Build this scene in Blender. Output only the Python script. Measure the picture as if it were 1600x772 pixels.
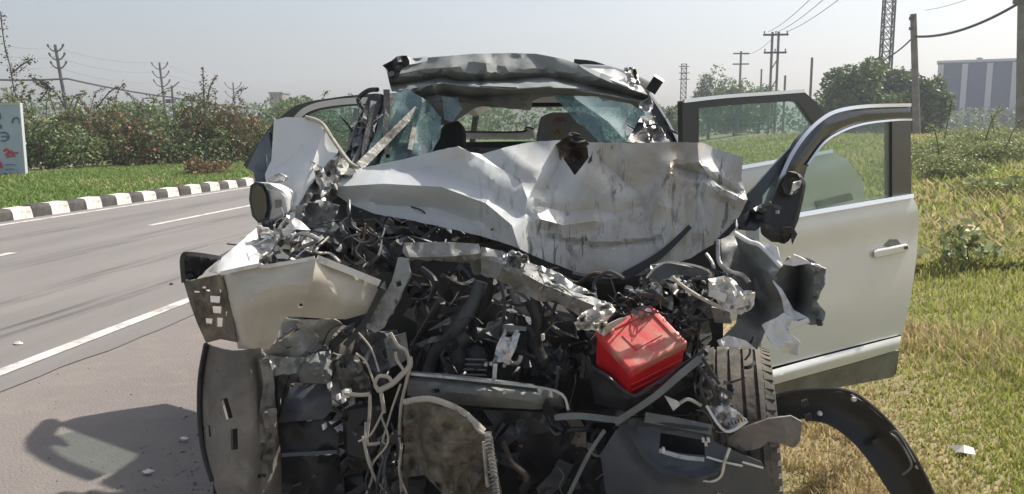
import bpy, bmesh, math, random
import numpy as np
from mathutils import Vector, Matrix, Euler
from mathutils.geometry import delaunay_2d_cdt

for o in list(bpy.data.objects):
    bpy.data.objects.remove(o)
SC = bpy.context.scene
C = SC.collection
R = math.radians
rnd = random.Random(7)

# ------------------------------------------------------------------ camera
F = 1300.0                       # focal length in photo pixels (1600 wide)
CAMZ = 1.5
PITCH, YAW = math.atan(184 / 1300), math.atan(190 / 1313)
cam_d = bpy.data.cameras.new("camera")
cam_d.sensor_width = 36.0
cam_d.lens = 36.0 * F / 1600.0
cam_d.clip_start = 0.05
cam_d.clip_end = 6000
cam = bpy.data.objects.new("camera", cam_d)
C.objects.link(cam)
cam.location = (0, 0, CAMZ)
cam.rotation_euler = (math.pi / 2 - PITCH, 0, YAW)
SC.camera = cam
SC.render.resolution_x, SC.render.resolution_y = 1024, 494

# ------------------------------------------------------------------ sky, sun, exposure
SUNV = Vector((0.60, 0.62, 1.0)).normalized()
EL = math.asin(SUNV.z)
AZ = math.atan2(SUNV.x, SUNV.y)
W = bpy.data.worlds.new("World")
SC.world = W
W.use_nodes = True
wn = W.node_tree.nodes
wl = W.node_tree.links
bg = wn["Background"]
sky = wn.new("ShaderNodeTexSky")
sky.sky_type = 'NISHITA'
sky.sun_disc = False
sky.sun_elevation = EL
sky.sun_rotation = AZ
sky.air_density = 1.0
sky.dust_density = 3.0
sky.ozone_density = 1.0
hs = wn.new("ShaderNodeHueSaturation")
hs.inputs["Saturation"].default_value = 0.62
wl.new(sky.outputs[0], hs.inputs["Color"])
wl.new(hs.outputs[0], bg.inputs[0])
bg.inputs[1].default_value = 0.098
sun_d = bpy.data.lights.new("sun", 'SUN')
sun_d.energy = 4.2
sun_d.angle = R(0.8)
sun_d.color = (1.0, 0.94, 0.85)
sun = bpy.data.objects.new("sun", sun_d)
C.objects.link(sun)
sun.rotation_euler = SUNV.to_track_quat('Z', 'Y').to_euler()
sun.location = (20, 10, 30)
SC.view_settings.view_transform = 'Standard'
SC.view_settings.look = 'None'
SC.view_settings.gamma = 1.0
SC.view_settings.exposure = 0.58

# ------------------------------------------------------------------ projection helpers
RM = np.array(Euler((math.pi / 2 - PITCH, 0, YAW)).to_matrix())

def rays(px, py):
    px = np.asarray(px, float); py = np.asarray(py, float)
    d = np.stack([(px - 800) / F, (386 - py) / F, -np.ones_like(px)], -1)
    return d @ RM.T

def UA(px, py, Y):
    d = rays(px, py)
    t = np.asarray(Y, float) / d[..., 1]
    p = d * t[..., None]
    p[..., 2] += CAMZ
    return p

def U(px, py, Y):
    return Vector(UA(np.array([px]), np.array([py]), np.array([Y]))[0])

def G(px, py, z=0.0):
    d = rays(np.array([px]), np.array([py]))[0]
    t = (z - CAMZ) / d[2]
    return Vector((d[0] * t, d[1] * t, z))

def plane_y(p0, p1):
    n = np.array([p1[1] - p0[1], -(p1[0] - p0[0])], float)
    def f(px, py):
        d = rays(px, py)
        t = (n[0] * p0[0] + n[1] * p0[1]) / (d[..., 0] * n[0] + d[..., 1] * n[1])
        return t * d[..., 1]
    return f

# ------------------------------------------------------------------ noise
def _h(ix, iy, s):
    n = np.sin(ix * 127.1 + iy * 311.7 + s * 74.7) * 43758.5453
    return n - np.floor(n)

def vnoise(x, y, s=0):
    ix = np.floor(x); iy = np.floor(y)
    fx = x - ix; fy = y - iy
    fx = fx * fx * (3 - 2 * fx); fy = fy * fy * (3 - 2 * fy)
    a = _h(ix, iy, s); b = _h(ix + 1, iy, s); c = _h(ix, iy + 1, s); d = _h(ix + 1, iy + 1, s)
    return (a * (1 - fx) + b * fx) * (1 - fy) + (c * (1 - fx) + d * fx) * fy

def fbm(x, y, s=0, o=3):
    r = 0; a = 0.5; t = 0
    for i in range(o):
        r = r + a * vnoise(x * 2 ** i, y * 2 ** i, s + i); t += a; a *= 0.5
    return r / t

def ridged(x, y, s=0, o=3):
    r = 0; a = 0.5; t = 0
    for i in range(o):
        r = r + a * np.abs(2 * vnoise(x * 2 ** i, y * 2 ** i, s + i) - 1); t += a; a *= 0.5
    return r / t

# ------------------------------------------------------------------ materials
MATS = {}

def mat(name, col, rough=0.6, metal=0.0, col2=None, scale=6.0, thr=(0.4, 0.62), bump=0.0, bscale=40.0, coat=0.0,
        spec=0.5, detail=6, stretch=(1, 1, 1), col3=None, scale3=25.0, thr3=(0.55, 0.7), rough2=None, dist=0.6):
    m = bpy.data.materials.new(name)
    m.use_nodes = True
    nt = m.node_tree; N = nt.nodes; L = nt.links
    b = N["Principled BSDF"]
    b.inputs["Roughness"].default_value = rough
    b.inputs["Metallic"].default_value = metal
    b.inputs["Coat Weight"].default_value = coat
    b.inputs["Coat Roughness"].default_value = 0.15
    b.inputs["Specular IOR Level"].default_value = spec
    b.inputs["Base Color"].default_value = (*col, 1)
    tc = N.new("ShaderNodeTexCoord")
    mp = N.new("ShaderNodeMapping")
    mp.inputs["Scale"].default_value = stretch
    L.new(tc.outputs["Object"], mp.inputs["Vector"])
    last = None
    def layer(prev, c, sc, th, d):
        n = N.new("ShaderNodeTexNoise")
        n.inputs["Scale"].default_value = sc; n.inputs["Detail"].default_value = d
        n.inputs["Roughness"].default_value = 0.65; n.inputs["Distortion"].default_value = dist
        L.new(mp.outputs[0], n.inputs["Vector"])
        r = N.new("ShaderNodeMapRange")
        r.inputs[1].default_value, r.inputs[2].default_value = th
        L.new(n.outputs["Fac"], r.inputs[0])
        mx = N.new("ShaderNodeMix"); mx.data_type = 'RGBA'
        L.new(r.outputs[0], mx.inputs["Factor"])
        if prev is None: mx.inputs["A"].default_value = (*col, 1)
        else: L.new(prev, mx.inputs["A"])
        mx.inputs["B"].default_value = (*c, 1)
        return mx.outputs["Result"], r.outputs[0]
    if col2:
        last, fac = layer(last, col2, scale, thr, detail)
        if rough2 is not None:
            rr = N.new("ShaderNodeMapRange")
            rr.inputs[3].default_value = rough; rr.inputs[4].default_value = rough2
            L.new(fac, rr.inputs[0]); L.new(rr.outputs[0], b.inputs["Roughness"])
    if col3:
        last, fac = layer(last, col3, scale3, thr3, 4)
    if last is not None: L.new(last, b.inputs["Base Color"])
    if bump:
        n = N.new("ShaderNodeTexNoise")
        n.inputs["Scale"].default_value = bscale; n.inputs["Detail"].default_value = 5
        L.new(tc.outputs["Object"], n.inputs["Vector"])
        bp = N.new("ShaderNodeBump"); bp.inputs["Strength"].default_value = bump; bp.inputs["Distance"].default_value = 0.02
        L.new(n.outputs["Fac"], bp.inputs["Height"]); L.new(bp.outputs[0], b.inputs["Normal"])
    MATS[name] = m
    return m

def attr_mat(name, rough=0.7, trans=0.0, spec=0.3):
    m = bpy.data.materials.new(name); m.use_nodes = True
    nt = m.node_tree; N = nt.nodes; L = nt.links
    b = N["Principled BSDF"]; b.inputs["Roughness"].default_value = rough
    b.inputs["Specular IOR Level"].default_value = spec
    a = N.new("ShaderNodeAttribute"); a.attribute_name = "Col"
    L.new(a.outputs["Color"], b.inputs["Base Color"])
    if trans:
        t = N.new("ShaderNodeBsdfTranslucent"); L.new(a.outputs["Color"], t.inputs["Color"])
        mx = N.new("ShaderNodeMixShader"); mx.inputs[0].default_value = trans
        L.new(b.outputs[0], mx.inputs[1]); L.new(t.outputs[0], mx.inputs[2])
        L.new(mx.outputs[0], N["Material Output"].inputs["Surface"])
    MATS[name] = m
    return m

def glass_mat(name, tint, haze=0.1, hazecol=(0.5, 0.6, 0.58), crack=0.0, cscale=30.0):
    m = bpy.data.materials.new(name); m.use_nodes = True
    nt = m.node_tree; N = nt.nodes; L = nt.links
    out = N["Material Output"]; N.remove(N["Principled BSDF"])
    tr = N.new("ShaderNodeBsdfTransparent"); tr.inputs[0].default_value = (*tint, 1)
    gl = N.new("ShaderNodeBsdfGlossy"); gl.inputs["Roughness"].default_value = 0.04
    df = N.new("ShaderNodeBsdfDiffuse"); df.inputs[0].default_value = (*hazecol, 1)
    lw = N.new("ShaderNodeLayerWeight"); pw = N.new("ShaderNodeMath"); pw.operation = 'POWER'; pw.inputs[1].default_value = 4.0
    L.new(lw.outputs["Facing"], pw.inputs[0])
    fr = N.new("ShaderNodeMapRange"); fr.inputs[3].default_value = 0.05; fr.inputs[4].default_value = 0.8
    L.new(pw.outputs[0], fr.inputs[0])
    m1 = N.new("ShaderNodeMixShader"); m1.inputs[0].default_value = haze
    L.new(tr.outputs[0], m1.inputs[1]); L.new(df.outputs[0], m1.inputs[2])
    if crack:
        tc = N.new("ShaderNodeTexCoord")
        v = N.new("ShaderNodeTexVoronoi"); v.feature = 'DISTANCE_TO_EDGE'; v.inputs["Scale"].default_value = cscale
        L.new(tc.outputs["Object"], v.inputs["Vector"])
        n = N.new("ShaderNodeTexNoise"); n.inputs["Scale"].default_value = 5
        L.new(tc.outputs["Object"], n.inputs["Vector"])
        r = N.new("ShaderNodeMapRange"); r.inputs[1].default_value = 0.0; r.inputs[2].default_value = 0.07
        r.inputs[3].default_value = crack; r.inputs[4].default_value = haze
        L.new(v.outputs["Distance"], r.inputs[0])
        r2 = N.new("ShaderNodeMapRange"); r2.inputs[1].default_value = 0.4; r2.inputs[2].default_value = 0.65
        r2.inputs[3].default_value = 0.75; r2.inputs[4].default_value = 1.6
        L.new(n.outputs["Fac"], r2.inputs[0])
        mu = N.new("ShaderNodeMath"); mu.operation = 'MULTIPLY'; mu.use_clamp = True
        L.new(r.outputs[0], mu.inputs[0]); L.new(r2.outputs[0], mu.inputs[1]); L.new(mu.outputs[0], m1.inputs[0])
    m2 = N.new("ShaderNodeMixShader")
    L.new(fr.outputs[0], m2.inputs[0]); L.new(m1.outputs[0], m2.inputs[1]); L.new(gl.outputs[0], m2.inputs[2])
    L.new(m2.outputs[0], out.inputs["Surface"])
    MATS[name] = m
    return m

# car materials
mat("paint", (0.73, 0.735, 0.715), 0.3, 0.05, col2=(0.65, 0.65, 0.625), scale=2.0, thr=(0.45, 0.8), coat=0.5, rough2=0.4)
mat("paint_dirty", (0.385, 0.425, 0.455), 0.34, 0.2, col2=(0.29, 0.245, 0.19), scale=2.0, thr=(0.44, 0.60), coat=0.25,
    col3=(0.10, 0.085, 0.07), scale3=9, thr3=(0.58, 0.68), rough2=0.75, stretch=(1, 1, 0.42), dist=2.2)
mat("paint_ground_bounce", (0.56, 0.525, 0.44), 0.42, 0.0, col2=(0.40, 0.35, 0.27), scale=4, thr=(0.45, 0.8), coat=0.25, col3=(0.16, 0.13, 0.10), scale3=20, thr3=(0.68, 0.8))  # white wing paint, ground bounce put into its warm tone, plus darker patches
mat("bare_metal", (0.50, 0.50, 0.48), 0.42, 0.75, col2=(0.22, 0.20, 0.18), scale=14, thr=(0.45, 0.65), bump=0.2)
mat("crushed_steel", (0.24, 0.24, 0.22), 0.5, 0.5, col2=(0.10, 0.09, 0.08), scale=12, thr=(0.45, 0.65), bump=0.25, rough2=0.8)
mat("grey_paint", (0.30, 0.305, 0.285), 0.5, 0.1, col2=(0.17, 0.165, 0.15), scale=10, thr=(0.42, 0.68), bump=0.15, col3=(0.07, 0.06, 0.05), scale3=26, thr3=(0.6, 0.72))
mat("primer", (0.20, 0.21, 0.20), 0.5, 0.15, col2=(0.11, 0.11, 0.10), scale=7, thr=(0.4, 0.7), bump=0.1)
mat("roof_shaded", (0.27, 0.285, 0.275), 0.75, 0.0, spec=0.25, col2=(0.19, 0.205, 0.20), scale=5, thr=(0.4, 0.7), bump=0.1)  # crushed roof sheet: shade put into a darker grey than the body paint
mat("dark_metal", (0.048, 0.050, 0.053), 0.45, 0.4, col2=(0.06, 0.058, 0.055), scale=10, thr=(0.5, 0.75), bump=0.25)
mat("black_plastic", (0.018, 0.019, 0.021), 0.42, 0, col2=(0.05, 0.046, 0.042), scale=7, thr=(0.52, 0.8), bump=0.1, rough2=0.75)
mat("grey_plastic", (0.062, 0.069, 0.079), 0.42, 0, col2=(0.10, 0.10, 0.10), scale=5, thr=(0.48, 0.75), bump=0.08, rough2=0.7)
mat("door_frame_black", (0.022, 0.032, 0.038), 0.25, 0, coat=0.3)
mat("chrome", (0.80, 0.81, 0.82), 0.14, 1.0)
mat("aluminium", (0.62, 0.62, 0.62), 0.34, 0.9, col2=(0.25, 0.24, 0.23), scale=18, thr=(0.5, 0.65), bump=0.2)
mat("white_plastic", (0.72, 0.70, 0.66), 0.45, 0, col2=(0.40, 0.35, 0.28), scale=12, thr=(0.5, 0.75))
mat("cream_hose", (0.46, 0.42, 0.35), 0.6, 0, col2=(0.22, 0.19, 0.15), scale=16, thr=(0.5, 0.72))
mat("liner_brown", (0.14, 0.125, 0.105), 0.75, 0, col2=(0.26, 0.235, 0.20), scale=4, thr=(0.4, 0.68), bump=0.25, bscale=25, col3=(0.06, 0.055, 0.05), scale3=14, thr3=(0.62, 0.75))
mat("muddy_panel", (0.18, 0.155, 0.115), 0.8, 0, col2=(0.08, 0.065, 0.048), scale=8, thr=(0.42, 0.6), bump=0.8, bscale=22, col3=(0.25, 0.215, 0.15), scale3=7, thr3=(0.54, 0.7), dist=1.5)
mat("tyre", (0.04, 0.039, 0.037), 0.85, 0, col2=(0.19, 0.165, 0.13), scale=5, thr=(0.36, 0.62), bump=0.2)
mat("red_case", (0.74, 0.02, 0.028), 0.34, 0, col2=(0.48, 0.015, 0.02), scale=7, thr=(0.5, 0.75), coat=0.3)
mat("red_lid", (0.66, 0.07, 0.065), 0.5, 0, col2=(0.58, 0.32, 0.23), scale=9, thr=(0.42, 0.66), col3=(0.10, 0.04, 0.03), scale3=60, thr3=(0.68, 0.76))  # paler than the case: sunlight put into the colour, with real dust patches
mat("seat_grey", (0.28, 0.29, 0.30), 0.8, 0, col2=(0.23, 0.24, 0.25), scale=10)
mat("seat_dark", (0.02, 0.02, 0.023), 0.8, 0)
mat("headliner", (0.6, 0.6, 0.56), 0.85, 0)
mat("sticker_yellow", (0.34, 0.26, 0.10), 0.7)
mat("sticker_red", (0.24, 0.10, 0.11), 0.7)
mat("sticker_pink", (0.28, 0.22, 0.23), 0.7)
mat("mirror_glass", (0.10, 0.11, 0.11), 0.12, 0.8)
mat("burnt", (0.03, 0.026, 0.022), 0.8, 0, col2=(0.12, 0.09, 0.06), scale=18, thr=(0.5, 0.7), bump=0.4)
mat("rust", (0.07, 0.048, 0.035), 0.85, 0.1, col2=(0.045, 0.035, 0.03), scale=14, bump=0.3)
glass_mat("window_glass", (0.80, 0.90, 0.87), 0.10, (0.36, 0.50, 0.46))
glass_mat("shattered_glass", (0.62, 0.76, 0.75), 0.26, (0.30, 0.42, 0.42), 0.42, 95)
glass_mat("rear_glass", (0.85, 0.92, 0.85), 0.30, (0.55, 0.62, 0.52))

def bonnet_material():
    m = mat("bonnet_paint", (0.46, 0.49, 0.50), 0.35, 0.1, coat=0.4)
    nt = m.node_tree; N = nt.nodes; L = nt.links; b = N["Principled BSDF"]
    tc = N.new("ShaderNodeTexCoord")
    def noise(sc, stretch, det=6, dist=1.5, rough=.65):
        mp = N.new("ShaderNodeMapping"); mp.inputs["Scale"].default_value = stretch; L.new(tc.outputs["Object"], mp.inputs[0])
        n = N.new("ShaderNodeTexNoise"); n.inputs["Scale"].default_value = sc; n.inputs["Detail"].default_value = det
        n.inputs["Distortion"].default_value = dist; n.inputs["Roughness"].default_value = rough
        L.new(mp.outputs[0], n.inputs["Vector"]); return n.outputs["Fac"]
    def rng(x, a, b_, lo=0.0, hi=1.0):
        q = N.new("ShaderNodeMapRange"); q.inputs[1].default_value = a; q.inputs[2].default_value = b_; q.inputs[3].default_value = lo; q.inputs[4].default_value = hi
        L.new(x, q.inputs[0]); return q.outputs[0]
    def mul(a, c):
        q = N.new("ShaderNodeMath"); q.operation = 'MULTIPLY'; L.new(a, q.inputs[0])
        if isinstance(c, float): q.inputs[1].default_value = c
        else: L.new(c, q.inputs[1])
        return q.outputs[0]
    def mix(prev, fac, c):
        q = N.new("ShaderNodeMix"); q.data_type = 'RGBA'; L.new(fac, q.inputs["Factor"])
        if isinstance(prev, tuple): q.inputs["A"].default_value = (*prev, 1)
        else: L.new(prev, q.inputs["A"])
        q.inputs["B"].default_value = (*c, 1); return q.outputs["Result"]
    sx = N.new("ShaderNodeSeparateXYZ"); L.new(tc.outputs["Object"], sx.inputs[0])
    xm = rng(sx.outputs["X"], -0.05, 0.55, 0.0, 1.0)                      # mud film carried by the right half of the sheet
    c = mix((0.57, 0.595, 0.595), mul(rng(noise(2.2, (1, 1, .6)), .34, .56), xm), (0.37, 0.315, 0.235))
    c = mix(c, mul(rng(noise(4, (1, 1, .8)), .5, .72), .35), (0.38, 0.39, 0.385))
    xs_ = rng(sx.outputs["X"], -0.15, 0.15, 0.0, 1.0)
    gate = mul(rng(noise(3.2, (1, 1, 1), 2, .4, .5), .42, .54), xs_)            # scuffs lie in groups
    c = mix(c, mul(mul(rng(noise(7, (1.7, 1, .5), 5, 1.2, .6), .52, .66), gate), .75), (0.17, 0.15, 0.125))
    c = mix(c, mul(mul(rng(noise(20, (2.2, 1, .3), 4, 1.0, .6), .58, .64), gate), .8), (0.09, 0.08, 0.07))
    L.new(c, b.inputs["Base Color"])
    L.new(rng(noise(6, (1, 1, 1)), .4, .65, .3, .6), b.inputs["Roughness"])
bonnet_material()
# outdoor materials
mat("asphalt", (0.215, 0.20, 0.19), 0.85, 0, col2=(0.172, 0.16, 0.152), scale=0.25, thr=(0.42, 0.62), bump=0.35, bscale=120,
    col3=(0.19, 0.18, 0.165), scale3=30, thr3=(0.55, 0.75), stretch=(2.2, 0.35, 1))
mat("shoulder_dirt", (0.205, 0.182, 0.166), 0.9, 0, col2=(0.175, 0.155, 0.142), scale=0.7, thr=(0.4, 0.65), bump=0.4, bscale=70,
    col3=(0.225, 0.20, 0.18), scale3=5, thr3=(0.5, 0.75))
mat("road_paint", (0.62, 0.60, 0.56), 0.75, 0, col2=(0.33, 0.31, 0.285), scale=5, thr=(0.45, 0.66), col3=(0.22, 0.205, 0.19), scale3=22, thr3=(0.60, 0.70))
mat("soil", (0.22, 0.185, 0.095), 0.95, 0, col2=(0.28, 0.225, 0.125), scale=0.9, thr=(0.4, 0.65), bump=0.5, bscale=15,
    col3=(0.16, 0.17, 0.06), scale3=2.5, thr3=(0.5, 0.7))
mat("turf", (0.10, 0.19, 0.035), 0.9, 0, col2=(0.14, 0.19, 0.05), scale=0.8, thr=(0.4, 0.65), bump=0.5, bscale=15)
mat("kerb_white", (0.74, 0.71, 0.65), 0.8, 0, col2=(0.36, 0.31, 0.26), scale=4, thr=(0.48, 0.72), bump=0.2)
mat("kerb_black", (0.045, 0.042, 0.04), 0.85, 0, col2=(0.10, 0.088, 0.075), scale=4, thr=(0.48, 0.72), bump=0.2)
mat("concrete", (0.30, 0.29, 0.27), 0.85, 0, col2=(0.20, 0.195, 0.185), scale=2, bump=0.2)
mat("pole_concrete", (0.24, 0.225, 0.20), 0.85, 0, col2=(0.16, 0.15, 0.135), scale=1.5)
mat("pole_steel", (0.13, 0.14, 0.14), 0.6, 0.4, col2=(0.09, 0.09, 0.09), scale=2)
mat("cable", (0.03, 0.03, 0.033), 0.6)
mat("wire_grey", (0.22, 0.23, 0.24), 0.6)
mat("bark", (0.10, 0.08, 0.055), 0.9, 0, col2=(0.06, 0.05, 0.04), scale=12, bump=0.4)
mat("building_blue", (0.03, 0.07, 0.15), 0.6, 0, col2=(0.026, 0.06, 0.13), scale=0.3)
mat("building_white", (0.52, 0.55, 0.58), 0.7)
mat("board_white", (0.46, 0.52, 0.64), 0.5, 0, col2=(0.40, 0.46, 0.58), scale=1.2)
mat("print_red", (0.60, 0.06, 0.09), 0.5)
mat("print_blue", (0.10, 0.14, 0.26), 0.5)
mat("pebble", (0.22, 0.18, 0.145), 0.9, 0, col2=(0.14, 0.115, 0.10), scale=9)
attr_mat("leaf", 0.55, 0.25, 0.35)
attr_mat("blade", 0.6, 0.42, 0.3)

# ------------------------------------------------------------------ object helpers
ORG = {}

def link(o, parent=None):
    C.objects.link(o)
    if parent is not None:
        o.parent = parent
    return o

def org(o):
    while o.parent is not None:
        o = o.parent
    return ORG.get(o.name, Vector((0, 0, 0)))

def tag(o, label=None, cat=None, group=None, kind=None):
    if label: o["label"] = label
    if cat: o["category"] = cat
    if group: o["group"] = group
    if kind: o["kind"] = kind
    return o

def thing(name, label, cat, loc=(0, 0, 0), group=None):
    o = bpy.data.objects.new(name, None)
    o.empty_display_size = 0.2
    C.objects.link(o)
    o.location = loc
    ORG[o.name] = Vector(loc)
    return tag(o, label, cat, group)

def mesh_obj(name, verts, faces, material, parent=None, smooth=True, sharp=40, cols=None, base=None):
    """verts in world coordinates; stored relative to the thing's base"""
    v = np.asarray(verts, np.float32).reshape(-1, 3)
    if parent is not None:
        off = org(parent)
    else:
        off = Vector(base) if base is not None else Vector((0, 0, 0))
    v = v - np.array(off, np.float32)
    me = bpy.data.meshes.new(name)
    if isinstance(faces, np.ndarray):
        nf, k = faces.shape
        me.vertices.add(len(v)); me.vertices.foreach_set("co", v.ravel())
        me.loops.add(nf * k); me.loops.foreach_set("vertex_index", faces.astype(np.int32).ravel())
        me.polygons.add(nf); me.polygons.foreach_set("loop_start", np.arange(0, nf * k, k, dtype=np.int32))
        me.update(calc_edges=True)
    else:
        me.from_pydata(v.tolist(), [], faces)
    if cols is not None:
        a = me.color_attributes.new("Col", 'FLOAT_COLOR', 'POINT')
        c4 = np.ones((len(v), 4), np.float32); c4[:, :3] = cols
        a.data.foreach_set("color", c4.ravel())
    if smooth:
        me.polygons.foreach_set("use_smooth", np.ones(len(me.polygons), bool))
        if sharp: me.set_sharp_from_angle(angle=R(sharp))
    me.materials.append(MATS[material])
    o = bpy.data.objects.new(name, me)
    link(o, parent)
    if parent is None and base is not None:
        o.location = base
    return o

class MB:
    def __init__(s): s.v = []; s.f = []
    def add(s, vs, fs):
        n = len(s.v); s.v += [tuple(p) for p in vs]; s.f += [[i + n for i in f] for f in fs]; return s
    def box(s, c, size, rot=None, taper=1.0):
        hx, hy, hz = size[0] / 2, size[1] / 2, size[2] / 2
        vs = [Vector((x * hx * (taper if z > 0 else 1), y * hy * (taper if z > 0 else 1), z * hz)) for z in (-1, 1) for y in (-1, 1) for x in (-1, 1)]
        if rot is not None:
            M = rot if isinstance(rot, Matrix) else Euler(rot).to_matrix()
            vs = [M @ p for p in vs]
        vs = [p + Vector(c) for p in vs]
        return s.add(vs, [(0, 2, 3, 1), (4, 5, 7, 6), (0, 1, 5, 4), (2, 6, 7, 3), (0, 4, 6, 2), (1, 3, 7, 5)])
    def tube(s, pts, r, seg=8, cap=True):
        pts = [Vector(p) for p in pts]; n = len(pts)
        rs = r if isinstance(r, (list, tuple)) else [r] * n
        vs = []; fs = []; u = None
        for i, p in enumerate(pts):
            t = (pts[min(i + 1, n - 1)] - pts[max(i - 1, 0)])
            t = t.normalized() if t.length > 1e-9 else Vector((0, 0, 1))
            if u is None:
                u = t.orthogonal().normalized()
            else:
                u = (u - t * u.dot(t))
                u = u.normalized() if u.length > 1e-6 else t.orthogonal().normalized()
            w = t.cross(u)
            for k in range(seg):
                a = 2 * math.pi * k / seg
                vs.append(p + (u * math.cos(a) + w * math.sin(a)) * rs[i])
        for i in range(n - 1):
            for k in range(seg):
                k2 = (k + 1) % seg
                fs.append((i * seg + k, i * seg + k2, (i + 1) * seg + k2, (i + 1) * seg + k))
        if cap:
            fs.append(tuple(range(seg))[::-1]); fs.append(tuple(range((n - 1) * seg, n * seg)))
        return s.add(vs, fs)
    def lathe(s, prof, origin, axis, seg=48):
        ax = Vector(axis).normalized(); u = ax.orthogonal().normalized(); w = ax.cross(u)
        vs = []; fs = []; n = len(prof); o = Vector(origin)
        for k in range(seg):
            a = 2 * math.pi * k / seg; d = u * math.cos(a) + w * math.sin(a)
            for (x, r) in prof: vs.append(o + ax * x + d * r)
        for k in range(seg):
            k2 = (k + 1) % seg
            for i in range(n - 1):
                fs.append((k * n + i, k2 * n + i, k2 * n + i + 1, k * n + i + 1))
        return s.add(vs, fs)
    def build(s, name, material, parent=None, smooth=True, sharp=40, base=None, bevel=0):
        o = mesh_obj(name, s.v, s.f, material, parent, smooth, sharp, base=base)
        if bevel:
            b = o.modifiers.new("bevel", 'BEVEL'); b.width = bevel; b.segments = 2; b.limit_method = 'ANGLE'
        return o

def catmull(pts, sub=6):
    P = [Vector(p) for p in pts]
    if len(P) < 3: return P
    out = []
    for i in range(len(P) - 1):
        a = P[max(i - 1, 0)]; b = P[i]; c = P[i + 1]; d = P[min(i + 2, len(P) - 1)]
        for k in range(sub):
            t = k / sub
            out.append(0.5 * ((2 * b) + (c - a) * t + (2 * a - 5 * b + 4 * c - d) * t * t + (3 * b - a - 3 * c + d) * t ** 3))
    out.append(P[-1])
    return out

def in_poly(x, y, poly):
    x = np.asarray(x, float); y = np.asarray(y, float)
    r = np.zeros(x.shape, bool); n = len(poly)
    for i in range(n):
        x1, y1 = poly[i][:2]; x2, y2 = poly[(i + 1) % n][:2]
        c = ((y1 > y) != (y2 > y))
        with np.errstate(divide='ignore', invalid='ignore'):
            xi = (x2 - x1) * (y - y1) / (y2 - y1 + 1e-12) + x1
        r ^= c & (x < xi)
    return r

def seg_dist(x, y, pl):
    d = np.full(x.shape, 1e9)
    for (x1, y1), (x2, y2) in zip(pl[:-1], pl[1:]):
        dx, dy = x2 - x1, y2 - y1
        t = np.clip(((x - x1) * dx + (y - y1) * dy) / (dx * dx + dy * dy + 1e-9), 0, 1)
        d = np.minimum(d, np.hypot(x - x1 - t * dx, y - y1 - t * dy))
    return d

def tps(cp, cz):
    cp = np.asarray(cp, float) / 100.0; cz = np.asarray(cz, float); n = len(cp)
    def ker(r2): return np.where(r2 > 1e-12, r2 * np.log(r2 + 1e-12), 0)
    d2 = ((cp[:, None] - cp[None]) ** 2).sum(-1)
    A = np.zeros((n + 3, n + 3)); A[:n, :n] = ker(d2) + np.eye(n) * 0.003
    A[:n, n] = 1; A[:n, n + 1:] = cp; A[n, :n] = 1; A[n + 1:, :n] = cp.T
    w = np.linalg.lstsq(A, np.concatenate([cz, [0, 0, 0]]), rcond=None)[0]
    def f(x, y):
        q = np.stack([x, y], -1) / 100.0
        k = ker(((q[:, None] - cp[None]) ** 2).sum(-1))
        return k @ w[:n] + w[n] + q @ w[n + 1:]
    return f

PSEED = [0]

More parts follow.
